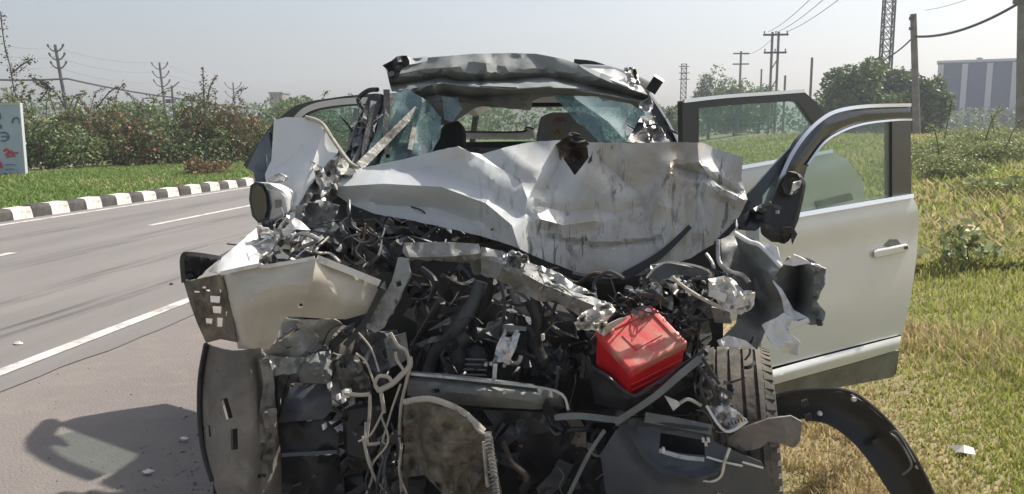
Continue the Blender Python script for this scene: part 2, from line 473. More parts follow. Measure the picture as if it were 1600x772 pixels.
def panel(name, outline, material, parent, inner=(), res=14, thick=0.004, amp=0.0, freq=45.0, folds=(), jag=0.0,
          holes=(), Y=None, Yf=None, off=0.0, sharp=32, seed=None, dents=0, dent_amp=.008, dent_len=40):
    """sheet: outline given along lines of sight with a depth of its own for each point, meshed, crumpled and thickened"""
    PSEED[0] += 1
    sd = PSEED[0] * 3.1 if seed is None else seed
    ol = [tuple(p) for p in outline]
    folds = list(folds)
    if dents:
        dr = random.Random(int(sd * 13)); ox = [p[0] for p in ol]; oy = [p[1] for p in ol]
        while dents > 0:
            x, y = dr.uniform(min(ox), max(ox)), dr.uniform(min(oy), max(oy))
            if not in_poly([x], [y], ol)[0]: continue
            a = dr.uniform(0, 6.28); L = dent_len * dr.uniform(.5, 1.4); b = a + dr.uniform(-.7, .7)
            pl_ = [(x, y), (x + math.cos(a) * L * .5, y + math.sin(a) * L * .5), (x + math.cos(a) * L * .5 + math.cos(b) * L * .5, y + math.sin(a) * L * .5 + math.sin(b) * L * .5)]
            folds.append((pl_, dr.choice((-1, 1)) * dent_amp * dr.uniform(.4, 1.3), L * dr.uniform(.2, .5))); dents -= 1
    P2 = []
    for i in range(len(ol)):
        a = ol[i]; b = ol[(i + 1) % len(ol)]
        L = math.hypot(b[0] - a[0], b[1] - a[1]); n = max(1, int(L / res))
        for k in range(n):
            t = k / n; x = a[0] + (b[0] - a[0]) * t; y = a[1] + (b[1] - a[1]) * t
            if jag and k > 0:
                nx, ny = -(b[1] - a[1]) / L, (b[0] - a[0]) / L
                j = (float(vnoise(np.array(x / 9.0), np.array(y / 9.0), sd)) - 0.5) * 2 * jag
                x += nx * j; y += ny * j
            P2.append((x, y))
    nb = len(P2)
    edges = [(i, (i + 1) % nb) for i in range(nb)]
    allp = list(P2)
    for h in holes:
        s = len(allp); allp += [(q[0], q[1]) for q in h]
        edges += [(s + i, s + (i + 1) % len(h)) for i in range(len(h))]
    fpl = []
    for fo in folds:
        if len(fo) > 3: continue
        q = []
        for a, b in zip(fo[0][:-1], fo[0][1:]):
            n = max(1, int(math.hypot(b[0] - a[0], b[1] - a[1]) / res))
            q += [(a[0] + (b[0] - a[0]) * k / n, a[1] + (b[1] - a[1]) * k / n) for k in range(n)]
        q.append(fo[0][-1])
        qi = in_poly([p[0] for p in q], [p[1] for p in q], P2) & (seg_dist(np.array([p[0] for p in q], float), np.array([p[1] for p in q], float), P2 + [P2[0]]) > res * .3)
        s0 = len(allp); idx = {}
        for k, p in enumerate(q):
            if qi[k]: idx[k] = len(allp); allp.append(p)
        edges += [(idx[k], idx[k + 1]) for k in range(len(q) - 1) if k in idx and k + 1 in idx]
        fpl.append(fo[0])
    xs = [p[0] for p in P2]; ys = [p[1] for p in P2]
    gx, gy = np.meshgrid(np.arange(min(xs), max(xs), res), np.arange(min(ys), max(ys), res * 0.87))
    gx = gx + (np.arange(gx.shape[0]) % 2)[:, None] * res * 0.5
    gx = gx.ravel(); gy = gy.ravel()
    rr = np.random.RandomState(int(sd * 7) % 100000)
    gx = gx + rr.uniform(-.22, .22, gx.shape) * res; gy = gy + rr.uniform(-.22, .22, gy.shape) * res
    ok = in_poly(gx, gy, P2) & (seg_dist(gx, gy, P2 + [P2[0]]) > res * 0.45)
    for q in fpl: ok &= seg_dist(gx, gy, q) > res * .45
    allp += list(zip(gx[ok], gy[ok]))
    vs, _, fs, *_ = delaunay_2d_cdt([Vector(p) for p in allp], edges, [], 1, 1e-5)
    v2 = np.array([(p.x, p.y) for p in vs])
    fa = np.array([list(f) for f in fs if len(f) == 3])
    ce = v2[fa].mean(1)
    keep = in_poly(ce[:, 0], ce[:, 1], P2)
    for h in holes:
        keep &= ~in_poly(ce[:, 0], ce[:, 1], h)
    fa = fa[keep]
    X, Yp = v2[:, 0], v2[:, 1]
    if Yf is not None:
        dep = Yf(X, Yp)
    else:
        cps = [p for p in list(ol) + list(inner) if len(p) > 2]
        if len(cps) >= 4: dep = tps([p[:2] for p in cps], [p[2] for p in cps])(X, Yp)
        else: dep = np.full(X.shape, float(Y if Y is not None else cps[0][2]))
    dep = dep + off
    for fo in folds:
        k_ = np.clip(1 - seg_dist(X, Yp, fo[0]) / fo[2], 0, 1)
        dep = dep + fo[1] * (k_ * k_ * (3 - 2 * k_) if len(fo) > 3 else k_ ** 1.25)
    if amp:
        dep = dep + amp * (ridged(X / freq, Yp / freq, sd, 3) - 0.4) * 2
    w3 = UA(X, Yp, dep)
    used = np.unique(fa); rm = np.zeros(len(w3), int); rm[used] = np.arange(len(used))
    w3 = w3[used]; fa = rm[fa]
    a, b, c = w3[fa[:, 0]], w3[fa[:, 1]], w3[fa[:, 2]]
    nn = np.cross(b - a, c - a)
    flip = (nn * (np.array([0, 0, CAMZ]) - a)).sum(-1) < 0
    fa[flip] = fa[flip][:, ::-1]
    if thick:
        a, b, c = w3[fa[:, 0]], w3[fa[:, 1]], w3[fa[:, 2]]
        fn = np.cross(b - a, c - a); vn = np.zeros_like(w3)
        for k in range(3): np.add.at(vn, fa[:, k], fn)
        vn /= np.linalg.norm(vn, axis=1)[:, None] + 1e-12
        nv = len(w3); cnt = {}
        for t in fa.tolist():
            for k in range(3): cnt[(t[k], t[(k + 1) % 3])] = 1
        rim = [(j, i, i + nv, j + nv) for (i, j) in cnt if (j, i) not in cnt]
        w3 = np.concatenate([w3, w3 - vn * thick])
        fl_ = fa.tolist() + (fa[:, ::-1] + nv).tolist() + [list(q) for q in rim]
        return mesh_obj(name, w3, fl_, material, parent, True, sharp)
    return mesh_obj(name, w3, fa, material, parent, True, sharp)

def slab(name, outline, depth, material, parent, Y=2.8, bevel=0.006, back=0.85, dz=0.0):
    """solid block: front outline with depths, carried back by `depth` metres and shrunk a little"""
    f = [U(p[0], p[1], p[2] if len(p) > 2 else Y) for p in outline]
    c = sum(f, Vector()) / len(f)
    bk = [c + (p - c) * back + Vector((0, depth, dz)) for p in f]
    n = len(f)
    fs = [tuple(range(n)), tuple(range(n, 2 * n))[::-1]] + [(i, i + n, (i + 1) % n + n, (i + 1) % n) for i in range(n)]
    bm = bmesh.new()
    vv = [bm.verts.new(p - org(parent)) for p in f + bk]
    for q in fs: bm.faces.new([vv[i] for i in q])
    bmesh.ops.recalc_face_normals(bm, faces=bm.faces)
    me = bpy.data.meshes.new(name); bm.to_mesh(me); bm.free()
    me.materials.append(MATS[material])
    o = link(bpy.data.objects.new(name, me), parent)
    if bevel:
        b = o.modifiers.new("bevel", 'BEVEL'); b.width = bevel; b.segments = 2; b.limit_method = 'ANGLE'; b.angle_limit = R(25)
    return o

def wire(name, pts, r, material, parent, sub=6, seg=7, Y=2.7, smooth_path=True):
    P = [U(p[0], p[1], p[2] if len(p) > 2 else Y) for p in pts]
    if smooth_path: P = catmull(P, sub)
    return MB().tube(P, r, seg).build(name, material, parent)

def strip(name, pts, w, t, material, parent, Y=2.7, sub=5):
    """flat bar with square section following points"""
    P = [U(p[0], p[1], p[2] if len(p) > 2 else Y) for p in pts]
    P = catmull(P, sub) if len(P) > 2 else P
    m = MB(); vs = []; n = len(P)
    for i, p in enumerate(P):
        d = (P[min(i + 1, n - 1)] - P[max(i - 1, 0)]).normalized()
        vw = (p - Vector((0, 0, CAMZ))).normalized()
        s = d.cross(vw).normalized(); b = d.cross(s).normalized()
        ww = w[0] + (w[1] - w[0]) * i / max(1, n - 1) if isinstance(w, tuple) else w
        vs += [p + s * ww / 2 + b * t / 2, p + s * ww / 2 - b * t / 2, p - s * ww / 2 - b * t / 2, p - s * ww / 2 + b * t / 2]
    fs = []
    for i in range(n - 1):
        for k in range(4):
            k2 = (k + 1) % 4
            fs.append((i * 4 + k, i * 4 + k2, i * 4 + 4 + k2, i * 4 + 4 + k))
    fs += [(3, 2, 1, 0), (n * 4 - 4, n * 4 - 3, n * 4 - 2, n * 4 - 1)]
    return m.add(vs, fs).build(name, material, parent, sharp=30)

# ================================================================== SETTING
KERB_X, DASH_X, EDGE_X = -10.15, -7.45, -3.85

def sst(x, a, b):
    t = np.clip((x - a) / (b - a), 0, 1); return t * t * (3 - 2 * t)

def gz(x, y):
    x = np.asarray(x, float); y = np.asarray(y, float)
    r = sst(x, 2.2, 14) * 1.0 * sst(y, -4, 12)
    r = r * (1 - sst(np.hypot(x, y), 160, 500))
    r = r + 0.10 * (fbm(x * 0.7, y * 0.7, 5) - 0.5) * sst(x, 1.0, 3.0) * (1 - sst(np.hypot(x, y), 60, 120))
    return r

def axis(vals):
    return np.array(sorted(set(vals)))
gxs = axis([round(-3 + 0.35 * i, 3) for i in range(70)] + [-3.0 - 3.0 * 1.35 ** i for i in range(24)] + [21.5 + 2 * 1.3 ** i for i in range(27)])
gys = axis([round(0.5 + 0.5 * i, 3) for i in range(80)] + [0 - 2 * 1.45 ** i for i in range(18)] + [40.5 + 2 * 1.3 ** i for i in range(28)])
gX, gY = np.meshgrid(gxs, gys)
gv = np.stack([gX, gY, gz(gX, gY) - 0.006], -1).reshape(-1, 3)
nx = len(gxs)
ii, jj = np.meshgrid(np.arange(nx - 1), np.arange(len(gys) - 1))
q = (jj * nx + ii).ravel()
ground = tag(mesh_obj("ground", gv, np.stack([q, q + 1, q + nx + 1, q + nx], -1), "soil", None, True, 0), kind="structure")

def sheet(name, x0, x1, y0, y1, z, material, parent=None, wob=0.0, n=60):
    ys = np.concatenate([np.linspace(y0, min(40, y1), n), np.linspace(41, y1, 20) if y1 > 41 else []])
    xs = np.linspace(x0, x1, 5)
    v = []
    for y in ys:
        for k, x in enumerate(xs):
            dx = wob * (float(fbm(np.array(y * 1.3), np.array(k * 0.0 + 3.0), 4, 4)) - 0.5) * 2 if (k == 4) else 0
            v.append((x + dx, y, z))
    f = [(j * 5 + i, j * 5 + i + 1, j * 5 + i + 6, j * 5 + i + 5) for j in range(len(ys) - 1) for i in range(4)]
    return mesh_obj(name, v, f, material, parent, False)

road = tag(sheet("road", KERB_X - 0.05, EDGE_X + 0.3, -8, 700, 0.008, "asphalt", wob=0.10, n=240), kind="structure")
shoulder = tag(sheet("shoulder", -4.2, 0.55, -8, 700, 0.002, "shoulder_dirt", wob=0.35, n=160), kind="structure")
def marking(x0, x1, y0, y1):
    return mesh_obj("lane_marking", [(x0, y0, .013), (x1, y0, .013), (x1, y1, .013), (x0, y1, .013)], [(0, 1, 2, 3)], "road_paint", road, False)
marking(EDGE_X - 0.055, EDGE_X + 0.06, -6, 400)
marking(KERB_X + 0.30, KERB_X + 0.42, -6, 400)
tmk = bpy.data.materials.new("tyre_mark"); tmk.use_nodes = True
_n = tmk.node_tree; _b = _n.nodes["Principled BSDF"]; _b.inputs["Base Color"].default_value = (0.05, 0.046, 0.043, 1); _b.inputs["Roughness"].default_value = .85
_t = _n.nodes.new("ShaderNodeTexCoord"); _m = _n.nodes.new("ShaderNodeMapping"); _m.inputs["Scale"].default_value = (7, .35, 1); _n.links.new(_t.outputs["Object"], _m.inputs[0])
_z = _n.nodes.new("ShaderNodeTexNoise"); _z.inputs["Scale"].default_value = 1.6; _z.inputs["Detail"].default_value = 7; _n.links.new(_m.outputs[0], _z.inputs["Vector"])
_r = _n.nodes.new("ShaderNodeMapRange"); _r.inputs[1].default_value = .45; _r.inputs[2].default_value = .75; _r.inputs[4].default_value = .36; _n.links.new(_z.outputs["Fac"], _r.inputs[0]); _n.links.new(_r.outputs[0], _b.inputs["Alpha"])
MATS["tyre_mark"] = tmk
for (x0, x1, y0, y1, sl) in ((-5.6, -5.25, 4, 60, .004), (-6.9, -6.5, 3, 60, -.003), (-4.75, -4.45, 2, 30, .006), (-8.7, -8.3, 6, 80, 0)):
    tv = []
    for k in range(12):
        yy = y0 + (y1 - y0) * k / 11; xo = sl * (yy - y0) + .05 * math.sin(yy * .4); tv += [(x0 + xo, yy, .011), (x1 + xo, yy, .011)]
    mesh_obj("tyre_mark", tv, [(2 * k, 2 * k + 1, 2 * k + 3, 2 * k + 2) for k in range(11)], "tyre_mark", road, False)
dA = G(258, 354); dB = G(50, 397); dash0 = dA.y
y = dash0
gap = 3.2
marking(DASH_X - 0.06, DASH_X + 0.06, dB.y - 4.4, dB.y)
for k in range(12):
    marking(DASH_X - 0.06, DASH_X + 0.06, dash0 + k * 7.6, dash0 + k * 7.6 + 4.4)

# median: turf strip behind the kerb, and the kerb itself, stone by stone
mv = []
for yy in np.concatenate([np.linspace(-8, 60, 90), np.linspace(65, 500, 30)]):
    for x, z in ((KERB_X - 0.20, 0.17), (-11.5, 0.24), (-13, 0.30), (-15, 0.32), (-18, 0.3), (-21, 0.1), (-22, -0.02)):
        mv.append((x, yy, z))
mf = [(j * 7 + i + 1, j * 7 + i, j * 7 + i + 7, j * 7 + i + 8) for j in range(119) for i in range(6)]
median = tag(mesh_obj("median_strip", mv, mf, "turf", None, True, 0), kind="structure")
kerb = bpy.data.objects.new("kerb", None); C.objects.link(kerb); ORG[kerb.name] = Vector((KERB_X, 10, 0)); kerb.location = (KERB_X, 10, 0)
tag(kerb, kind="structure")
KL = 0.47
# a painted stone with a battered front and a worn top edge
def kerb_mesh(seed):
    r_ = random.Random(seed); bm = bmesh.new()
    prof = [(0.02, 0), (0.0, 0.16), (-0.03, 0.21), (-0.20, 0.215), (-0.20, 0)]
    rows = []
    for k in range(4):
        yy = (k / 3) * (KL - 0.014)
        rows.append([bm.verts.new((px_ + r_.uniform(-.006, .006), yy, pz_ + (r_.uniform(-.012, .006) if pz_ > .1 else 0))) for px_, pz_ in prof])
    for k in range(3):
        for i in range(4): bm.faces.new((rows[k][i], rows[k][i + 1], rows[k + 1][i + 1], rows[k + 1][i]))
    bm.faces.new(rows[0][::-1]); bm.faces.new(rows[-1])
    bmesh.ops.recalc_face_normals(bm, faces=bm.faces)
    me = bpy.data.meshes.new("kerb_stone"); bm.to_mesh(me); bm.free(); return me
kms = []
for s in range(6):
    for mm in ("kerb_white", "kerb_black"):
        me = kerb_mesh(s); me.materials.append(MATS[mm]); kms.append(me)
kph = G(30, 345).y
k0 = kph - 14 * KL
for k in range(120):
    o = bpy.data.objects.new("kerb_stone", kms[(rnd.randrange(6)) * 2 + (k % 2)])
    link(o, kerb)
    o.location = (rnd.uniform(-.012, .012), k0 + k * KL - 10, rnd.uniform(-0.02, 0.005)); o.rotation_euler = (0, 0, rnd.uniform(-.015, .015))
tag(mesh_obj("kerb_run", [(KERB_X, k0 + 120 * KL, 0), (KERB_X, 400, 0), (KERB_X, 400, .2), (KERB_X, k0 + 120 * KL, .2), (KERB_X - .2, k0 + 120 * KL, .2), (KERB_X - .2, 400, .2)], [(0, 1, 2, 3), (3, 2, 5, 4)], "concrete", kerb, False), kind="stuff")

# ------------------------------------------------------------------ leaves, bushes, trees
def leaves(cent, size, cols, rs, aspect=0.55, up=0.3):
    """one bent quad per leaf centre"""
    n = len(cent)
    d = rs.normal(size=(n, 3)); d[:, 2] = d[:, 2] * 0.7 + up; d /= np.linalg.norm(d, axis=1)[:, None]
    e = rs.normal(size=(n, 3)); e -= d * (e * d).sum(1)[:, None]; e /= np.linalg.norm(e, axis=1)[:, None]
    s = size * rs.uniform(0.6, 1.3, n)[:, None]
    nn = np.cross(d, e)
    a = cent - d * s * 0.5; b = cent + e * s * aspect * 0.5 + nn * s * 0.08; c = cent + d * s * 0.5; f = cent - e * s * aspect * 0.5 + nn * s * 0.08
    v = np.stack([a, b, c, f], 1).reshape(-1, 3)
    fa = np.arange(n * 4).reshape(n, 4)
    return v, fa, np.repeat(cols, 4, 0)

def colmix(pal, n, rs, w=None):
    pal = np.array(pal); i = rs.choice(len(pal), n, p=w); c = pal[i]
    return c * rs.uniform(0.7, 1.35, (n, 1))

def crown_points(c, r, n, rs, lumps=14, hollow=0.55):
    """clumps of leaves around sub-centres: uneven outline with gaps"""
    c = np.array(c); r = np.array(r)
    u = rs.normal(size=(lumps, 3)); u /= np.linalg.norm(u, axis=1)[:, None]
    sub = c + u * r * rs.uniform(0.45, 0.85, (lumps, 1))
    k = rs.choice(lumps, n)
    w = rs.normal(size=(n, 3)); w /= np.linalg.norm(w, axis=1)[:, None]
    lr = rs.uniform(0.28, 0.50, lumps)[k][:, None]
    p = sub[k] + w * r * lr * rs.uniform(hollow, 1, (n, 1)) ** 0.7
    return p

GREEN = [(0.075, 0.12, 0.035), (0.05, 0.085, 0.03), (0.11, 0.15, 0.05), (0.14, 0.17, 0.07)]
RS = np.random.RandomState(3)

def bush(name, label, cat, base, r, n, leaf_s, pal, w=None, group=None, shoots=3, lumps=16, flowers=0, seed=0, stem=0.03):
    rs = np.random.RandomState(seed); base = Vector(base)
    t = thing(name, label, cat, base, group)
    c = base + Vector((0, 0, r[2] * 0.95))
    p = crown_points(c, r, n, rs, lumps)
    # fuller at the foot
    m = n // 3
    p2 = np.stack([base.x + rs.normal(0, r[0] * 0.55, m), base.y + rs.normal(0, r[1] * 0.5, m), base.z + rs.uniform(0.02, r[2] * 1.1, m)], -1)
    p = np.concatenate([p, p2]); p = p[p[:, 2] > base.z + 0.02]
    v, f, cc = leaves(p, leaf_s, colmix(pal, len(p), rs, w), rs)
    mesh_obj("foliage", v, f, "leaf", t, False, cols=cc)
    mb = MB(); sp = []
    for k in range(7):
        a = rs.uniform(0, 6.28); h = r[2] * rs.uniform(0.9, 1.7)
        e = base + Vector((math.cos(a) * r[0] * 0.6, math.sin(a) * r[1] * 0.6, h))
        mid = base * 0.5 + e * 0.5 + Vector((rs.uniform(-.15, .15), rs.uniform(-.15, .15), 0.12 * h))
        mb.tube(catmull([base + Vector((rs.uniform(-.15, .15), rs.uniform(-.15, .15), -0.03)), mid, e], 4), [stem * (1 - i / 11) for i in range(9)], 5)
    mb.build("stem", "bark", t)
    for k in range(shoots):
        a = rs.uniform(0, 6.28); l = rs.uniform(0.5, 1.1)
        s0 = c + Vector((math.cos(a) * r[0] * rs.uniform(.2, .7), math.sin(a) * r[1] * .5, r[2] * rs.uniform(.6, .95)))
        s1 = s0 + Vector((math.cos(a) * .25, math.sin(a) * .2, l * .7)); s2 = s1 + Vector((math.cos(a) * .45, 0, l * rs.uniform(0, .35)))
        path = catmull([s0, s1, s2], 6)
        q = np.array([list(path[rs.randint(1, len(path))] + Vector(rs.normal(0, .05, 3))) for _ in range(60)])
        v, f, cc = leaves(q, leaf_s * .8, colmix(pal, len(q), rs, w), rs)
        sh = MB().tube(path, .012, 4).build("shoot", "bark", t)
        mesh_obj("shoot_leaves", v, f, "leaf", sh, False, cols=cc)
    if flowers:
        fp = crown_points(c, [x * 1.03 for x in r], flowers // 2, rs, 4, 0.7); fp = fp[fp[:, 2] > base.z + r[2] * .5]
        v, f, cc = leaves(fp, leaf_s * 0.9, colmix([(0.34, 0.09, 0.08), (0.30, 0.10, 0.08), (0.26, 0.12, 0.07)], len(fp), rs), rs, 0.9)
        mesh_obj("blossom", v, f, "leaf", t, False, cols=cc)
    return t

HEDGE = "bushes of the flowering hedge on the median"
hedge_pal = [(0.12, 0.175, 0.055), (0.075, 0.12, 0.038), (0.19, 0.25, 0.09), (0.36, 0.40, 0.24), (0.24, 0.14, 0.08)]
hw = [.30, .24, .24, .14, .08]
def hb(px, Y, h, rx, lab, seed, flowers=400, n=5600, pal=hedge_pal, w=hw, shoots=6):
    Y += 1.4; h *= .80; p = U(px, 210, Y); p.z = 0.26
    bush("hedge_bush", lab, "bush", p, (rx, rx * 0.8, h / 2), n, 0.12, pal, w, HEDGE, shoots, 18, flowers, seed)
hb(5, 23.5, 2.7, 1.7, "green bush rising behind the advertising board, tall bare shoots above it", 11, 60, 6500, shoots=5)
hb(72, 22.0, 2.15, 1.6, "dense green bush directly right of the advertising board", 12, 260)
hb(118, 25.5, 2.5, 1.7, "bush with red blossom below the nearest armed pole", 13, 1100, w=[.26, .22, .16, .08, .28])
hb(185, 24.0, 2.35, 1.7, "reddish brown tinged bush between the two nearest armed poles", 14, 420, pal=hedge_pal + [(0.16, 0.09, 0.05)], w=[.24, .2, .14, .06, .2, .16])
hb(240, 27.0, 2.3, 1.7, "low rounded dark green bush below the second armed pole", 15, 60, 7500)
hb(290, 26.0, 2.05, 1.6, "green bush with a dark hollow at its foot", 16, 100)
hb(335, 27.0, 2.7, 1.5, "yellowish ragged bush with long dry shoots beside the wreck", 17, 260, pal=[(0.12, 0.13, 0.04), (0.07, 0.09, 0.03), (0.18, 0.14, 0.06), (0.2, 0.1, 0.05)], w=[.35, .3, .2, .15], shoots=7)
hb(385, 28.5, 2.2, 1.6, "red flowering bush just left of the wreck's white fender", 18, 1400, w=[.24, .2, .16, .08, .32])
hb(440, 31.0, 1.9, 1.8, "green bush partly hidden behind the raised white fender", 19, 120)
hb(500, 33.0, 2.5, 2.2, "bush seen through the left rear door window", 20, 120)
hb(560, 36.0, 2.5, 2.2, "hedge bush farthest right, seen past the left roof pillar", 21, 60)
def sprig(path, n, spread, ls, pal, seed, parent):
    rs = np.random.RandomState(seed); P = catmull([U(*p) for p in path], 8)
    q = np.array([list(P[rs.randint(0, len(P))] + Vector(rs.normal(0, spread, 3))) for _ in range(n)])
    v, f, cc = leaves(q, ls, colmix(pal, len(q), rs), rs)
    sh = MB().tube(P, .02, 5).build("shoot", "bark", parent)
    mesh_obj("shoot_leaves", v, f, "leaf", sh, False, cols=cc)
first = [o for o in C.objects if o.name.startswith("hedge_bush") and "advertising board, tall" in o.get("label", "")][0]
for k, pth in enumerate(([(34, 170, 24), (22, 140, 24), (16, 105, 24), (8, 75, 24), (3, 40, 24), (1, 20, 24)], [(18, 115, 24), (34, 102, 24), (50, 92, 24)], [(60, 160, 24), (75, 135, 24), (50, 122, 24)], [(100, 165, 24), (85, 142, 24), (62, 128, 24)])):
    sprig(pth, 130, .07, .09, [(0.045, 0.06, 0.03), (0.08, 0.09, 0.045), (0.12, 0.08, 0.06)], 300 + k, first)
dry_b = [o for o in C.objects if "yellowish ragged" in o.get("label", "")][0]
for k, pth in enumerate(([(322, 165, 27), (326, 145, 27), (331, 130, 27), (340, 117, 27)], [(320, 170, 27), (318, 135, 27), (317, 105, 27)], [(150, 170, 26), (170, 145, 26), (185, 136, 26)])):
    sprig(pth, 60, .05, .09, [(0.10, 0.085, 0.06), (0.15, 0.12, 0.08)], 320 + k, dry_b if k < 2 else first)
# a dry tuft hanging over the kerb
bush("dry_tuft", "dry reddish tuft of grass growing over the kerb stones", "tuft", (U(322, 285, 22.0).x, 22.0, 0.2), (0.5, 0.9, 0.35), 1500, 0.10, [(0.22, 0.14, 0.07), (0.28, 0.18, 0.09), (0.12, 0.12, 0.05)], None, None, 0, 8, 0, 31, 0.01)

def tree(name, label, base, h, r, n, leaf_s, pal, seed, group=None, trunk=0.18, w=None, lumps=26):
    rs = np.random.RandomState(seed); base = Vector(base)
    t = thing(name, label, "tree", base, group)
    mb = MB(); top = base + Vector((rs.uniform(-.4, .4), 0, h * .62))
    mb.tube(catmull([base + Vector((0, 0, -.1)), base + Vector((rs.uniform(-.3, .3), .1, h * .3)), top], 5), [trunk * (1 - .06 * i) for i in range(11)], 8)
    c = base + Vector((0, 0, h - r[2]))
    for k in range(9):
        a = rs.uniform(0, 6.28); s0 = base + (top - base) * rs.uniform(.45, 1)
        e = c + Vector((math.cos(a) * r[0] * .7, math.sin(a) * r[1] * .7, rs.uniform(-.3, .8) * r[2]))
        mb.tube(catmull([s0, s0 * .5 + e * .5 + Vector((0, 0, .3)), e], 4), [trunk * .45 * (1 - i / 10) for i in range(9)], 5)
    mb.build("trunk", "bark", t)
    p = crown_points(c, r, n, rs, lumps, 0.45)
    v, f, cc = leaves(p, leaf_s, colmix(pal, len(p), rs, w), rs)
    mesh_obj("crown", v, f, "leaf", t, False, cols=cc)
    return t

TG = [(0.11, 0.18, 0.055), (0.08, 0.135, 0.042), (0.15, 0.22, 0.065), (0.17, 0.23, 0.08)]
def tr(px, ytop, Y, rx, lab, seed, n=7000, ls=0.32, rz=None, name="tree", pal=TG, base_z=0.6):
    top = U(px, ytop, Y); h = top.z - base_z
    tree(name, lab, (top.x, Y, base_z), h, (rx, rx, rz or h * .48), n, ls, pal, seed, "trees on the right skyline")
tr(1345, 88, 62, 2.5, "large round tree beneath the lattice mast", 41, 11000, 0.34)
tr(1392, 95, 66, 2.3, "tree crown behind the leaning concrete pole", 42, 8000, 0.34)
tr(1312, 108, 70, 1.7, "small tree left of the large round tree", 43, 4500, 0.3)
tr(1447, 122, 60, 1.6, "dark tree crown right of the leaning concrete pole", 44, 7000, 0.32)
tr(1110, 108, 88, 2.0, "feathery tree just right of the distant narrow mast", 45, 3500, 0.32)
tr(1150, 122, 92, 2.7, "low broad tree beside the feathery tree", 46, 4500, 0.34)
tr(1185, 132, 98, 2.4, "small low tree left of the twin pole", 47, 3000, 0.34)
tr(1050, 165, 75, 2.6, "low tree between the wreck and the rear door", 48, 3500, 0.34)
tr(1015, 172, 95, 3.0, "distant low tree behind the bent wiper", 49, 3000, 0.36)
tr(205, 160, 48, 2.2, "round dark tree behind the hedge between two armed poles", 50, 5500, 0.26)
tr(460, 152, 70, 3.2, "pale distant tree behind the left rear door", 51, 4500, 0.34)

# far belt of low vegetation on both sides
def belt(name, label, pts, n, ls, seed, pal):
    rs = np.random.RandomState(seed); P = []
    for (x0, y0, x1, y1, z0, h) in pts:
        t = rs.uniform(0, 1, n); hh = h * (0.5 + 0.7 * fbm(t * 23, t * 0 + seed, seed))
        P.append(np.stack([x0 + (x1 - x0) * t + rs.normal(0, 1.5, n), y0 + (y1 - y0) * t + rs.normal(0, 2, n), z0 + rs.uniform(0, 1, n) * hh], -1))
    P = np.concatenate(P)
    v, f, cc = leaves(P, ls, colmix(pal, len(P), rs), rs)
    return tag(mesh_obj(name, v, f, "leaf", None, False, cols=cc), label, "vegetation", kind="stuff")
belt("far_scrub", "far belt of hazy scrub along the horizon", [(-26, 90, 140, 190, 0, 5.0), (-90, 75, -20, 130, 0, 5.5), (-120, 60, -60, 70, 0, 6.0)], 12000, 0.6, 61, TG)

# ------------------------------------------------------------------ poles and cables on the left
def armed_pole(px, ytop, ybase_guess, Y, lab, lean=0.0):
    top = U(px, ytop, Y); h = top.z
    b = Vector((top.x + lean, Y, 0)); t = thing("armed_pole", lab, "utility pole", b, "steel poles with raised arms behind the hedge")
    MB().tube([b, top], [0.16, 0.11], 10).build("post", "pole_steel", t)
    k = Y / 1300.0
    for i in range(3):
        z = top.z - (6 + i * 14) * k
        for s in (-1, 1):
            root = Vector((top.x + (b.x - top.x) * (top.z - z) / h, Y, z - 5 * k))
            tip = root + Vector((s * 13 * k, 0, 8 * k)); tip2 = tip + Vector((s * 1.5 * k, 0, 4 * k))
            a = MB().tube(catmull([root, root + Vector((s * 7 * k, 0, 2 * k)), tip], 4), 0.055, 6).build("arm", "pole_steel", t)
            MB().tube([tip, tip2], 0.08, 6).build("insulator", "pole_steel", a)
    return t
p1 = armed_pole(86, 70, 160, 58, "nearest steel pole with three pairs of upturned arms", 0.9)
p2 = armed_pole(249, 98, 195, 84, "second steel pole with three pairs of upturned arms", 0.6)
p3 = armed_pole(364, 129, 180, 122, "farthest and smallest steel pole with upturned arms", 0.2)
sp = thing("service_pole", "thin pole with small brackets right beside the second armed pole", "utility pole", (U(268, 132, 70).x, 70, 0))
tp = U(268, 134, 70)
MB().tube([(tp.x + .2, 70, 0), tp], [0.12, 0.09], 8).build("post", "pole_steel", sp)
MB().tube([tp + Vector((-.5, 0, -.25)), tp + Vector((.1, 0, -.15)), tp + Vector((.75, 0, .35))], 0.05, 6).build("crossarm", "pole_steel", sp)
MB().box(tp + Vector((-.35, 0, -1.35)), (.45, .3, .35)).box(tp + Vector((.2, -.1, -1.4)), (.25, .3, .45)).build("switch_box", "pole_steel", sp)
def cable(name, lab, pts, r, sag, material="cable", group=None):
    P = []
    for a, b in zip(pts[:-1], pts[1:]):
        a = U(*a); b = U(*b)
        for k in range(14):
            t = k / 14; p = a.lerp(b, t); p.z -= 4 * sag * t * (1 - t); P.append(p)
    P.append(U(*pts[-1]))
    base = P[0].copy()
    o = MB().tube(P, r, 6).build(name, material, None, base=base)
    return tag(o, lab, "cable", group)
cable("bundled_cable", "black bundled cable sagging from the left edge past the armed poles", [(-60, 122, 52), (105, 123, 58), (268, 152, 70), (420, 172, 95)], 0.07, 0.12)
for i, (dy, lab) in enumerate(((62, "uppermost faint wire strung along the armed poles"), (77, "middle faint wire strung along the armed poles"), (92, "lowest faint wire strung along the armed poles"))):
    cable("overhead_wire", lab, [(-80, dy - 22 + i * 2, 40), (86, dy + 12, 58), (249, dy + 34 + i, 84), (364, 131 + i * 5, 122)], 0.018, 0.5, "wire_grey")

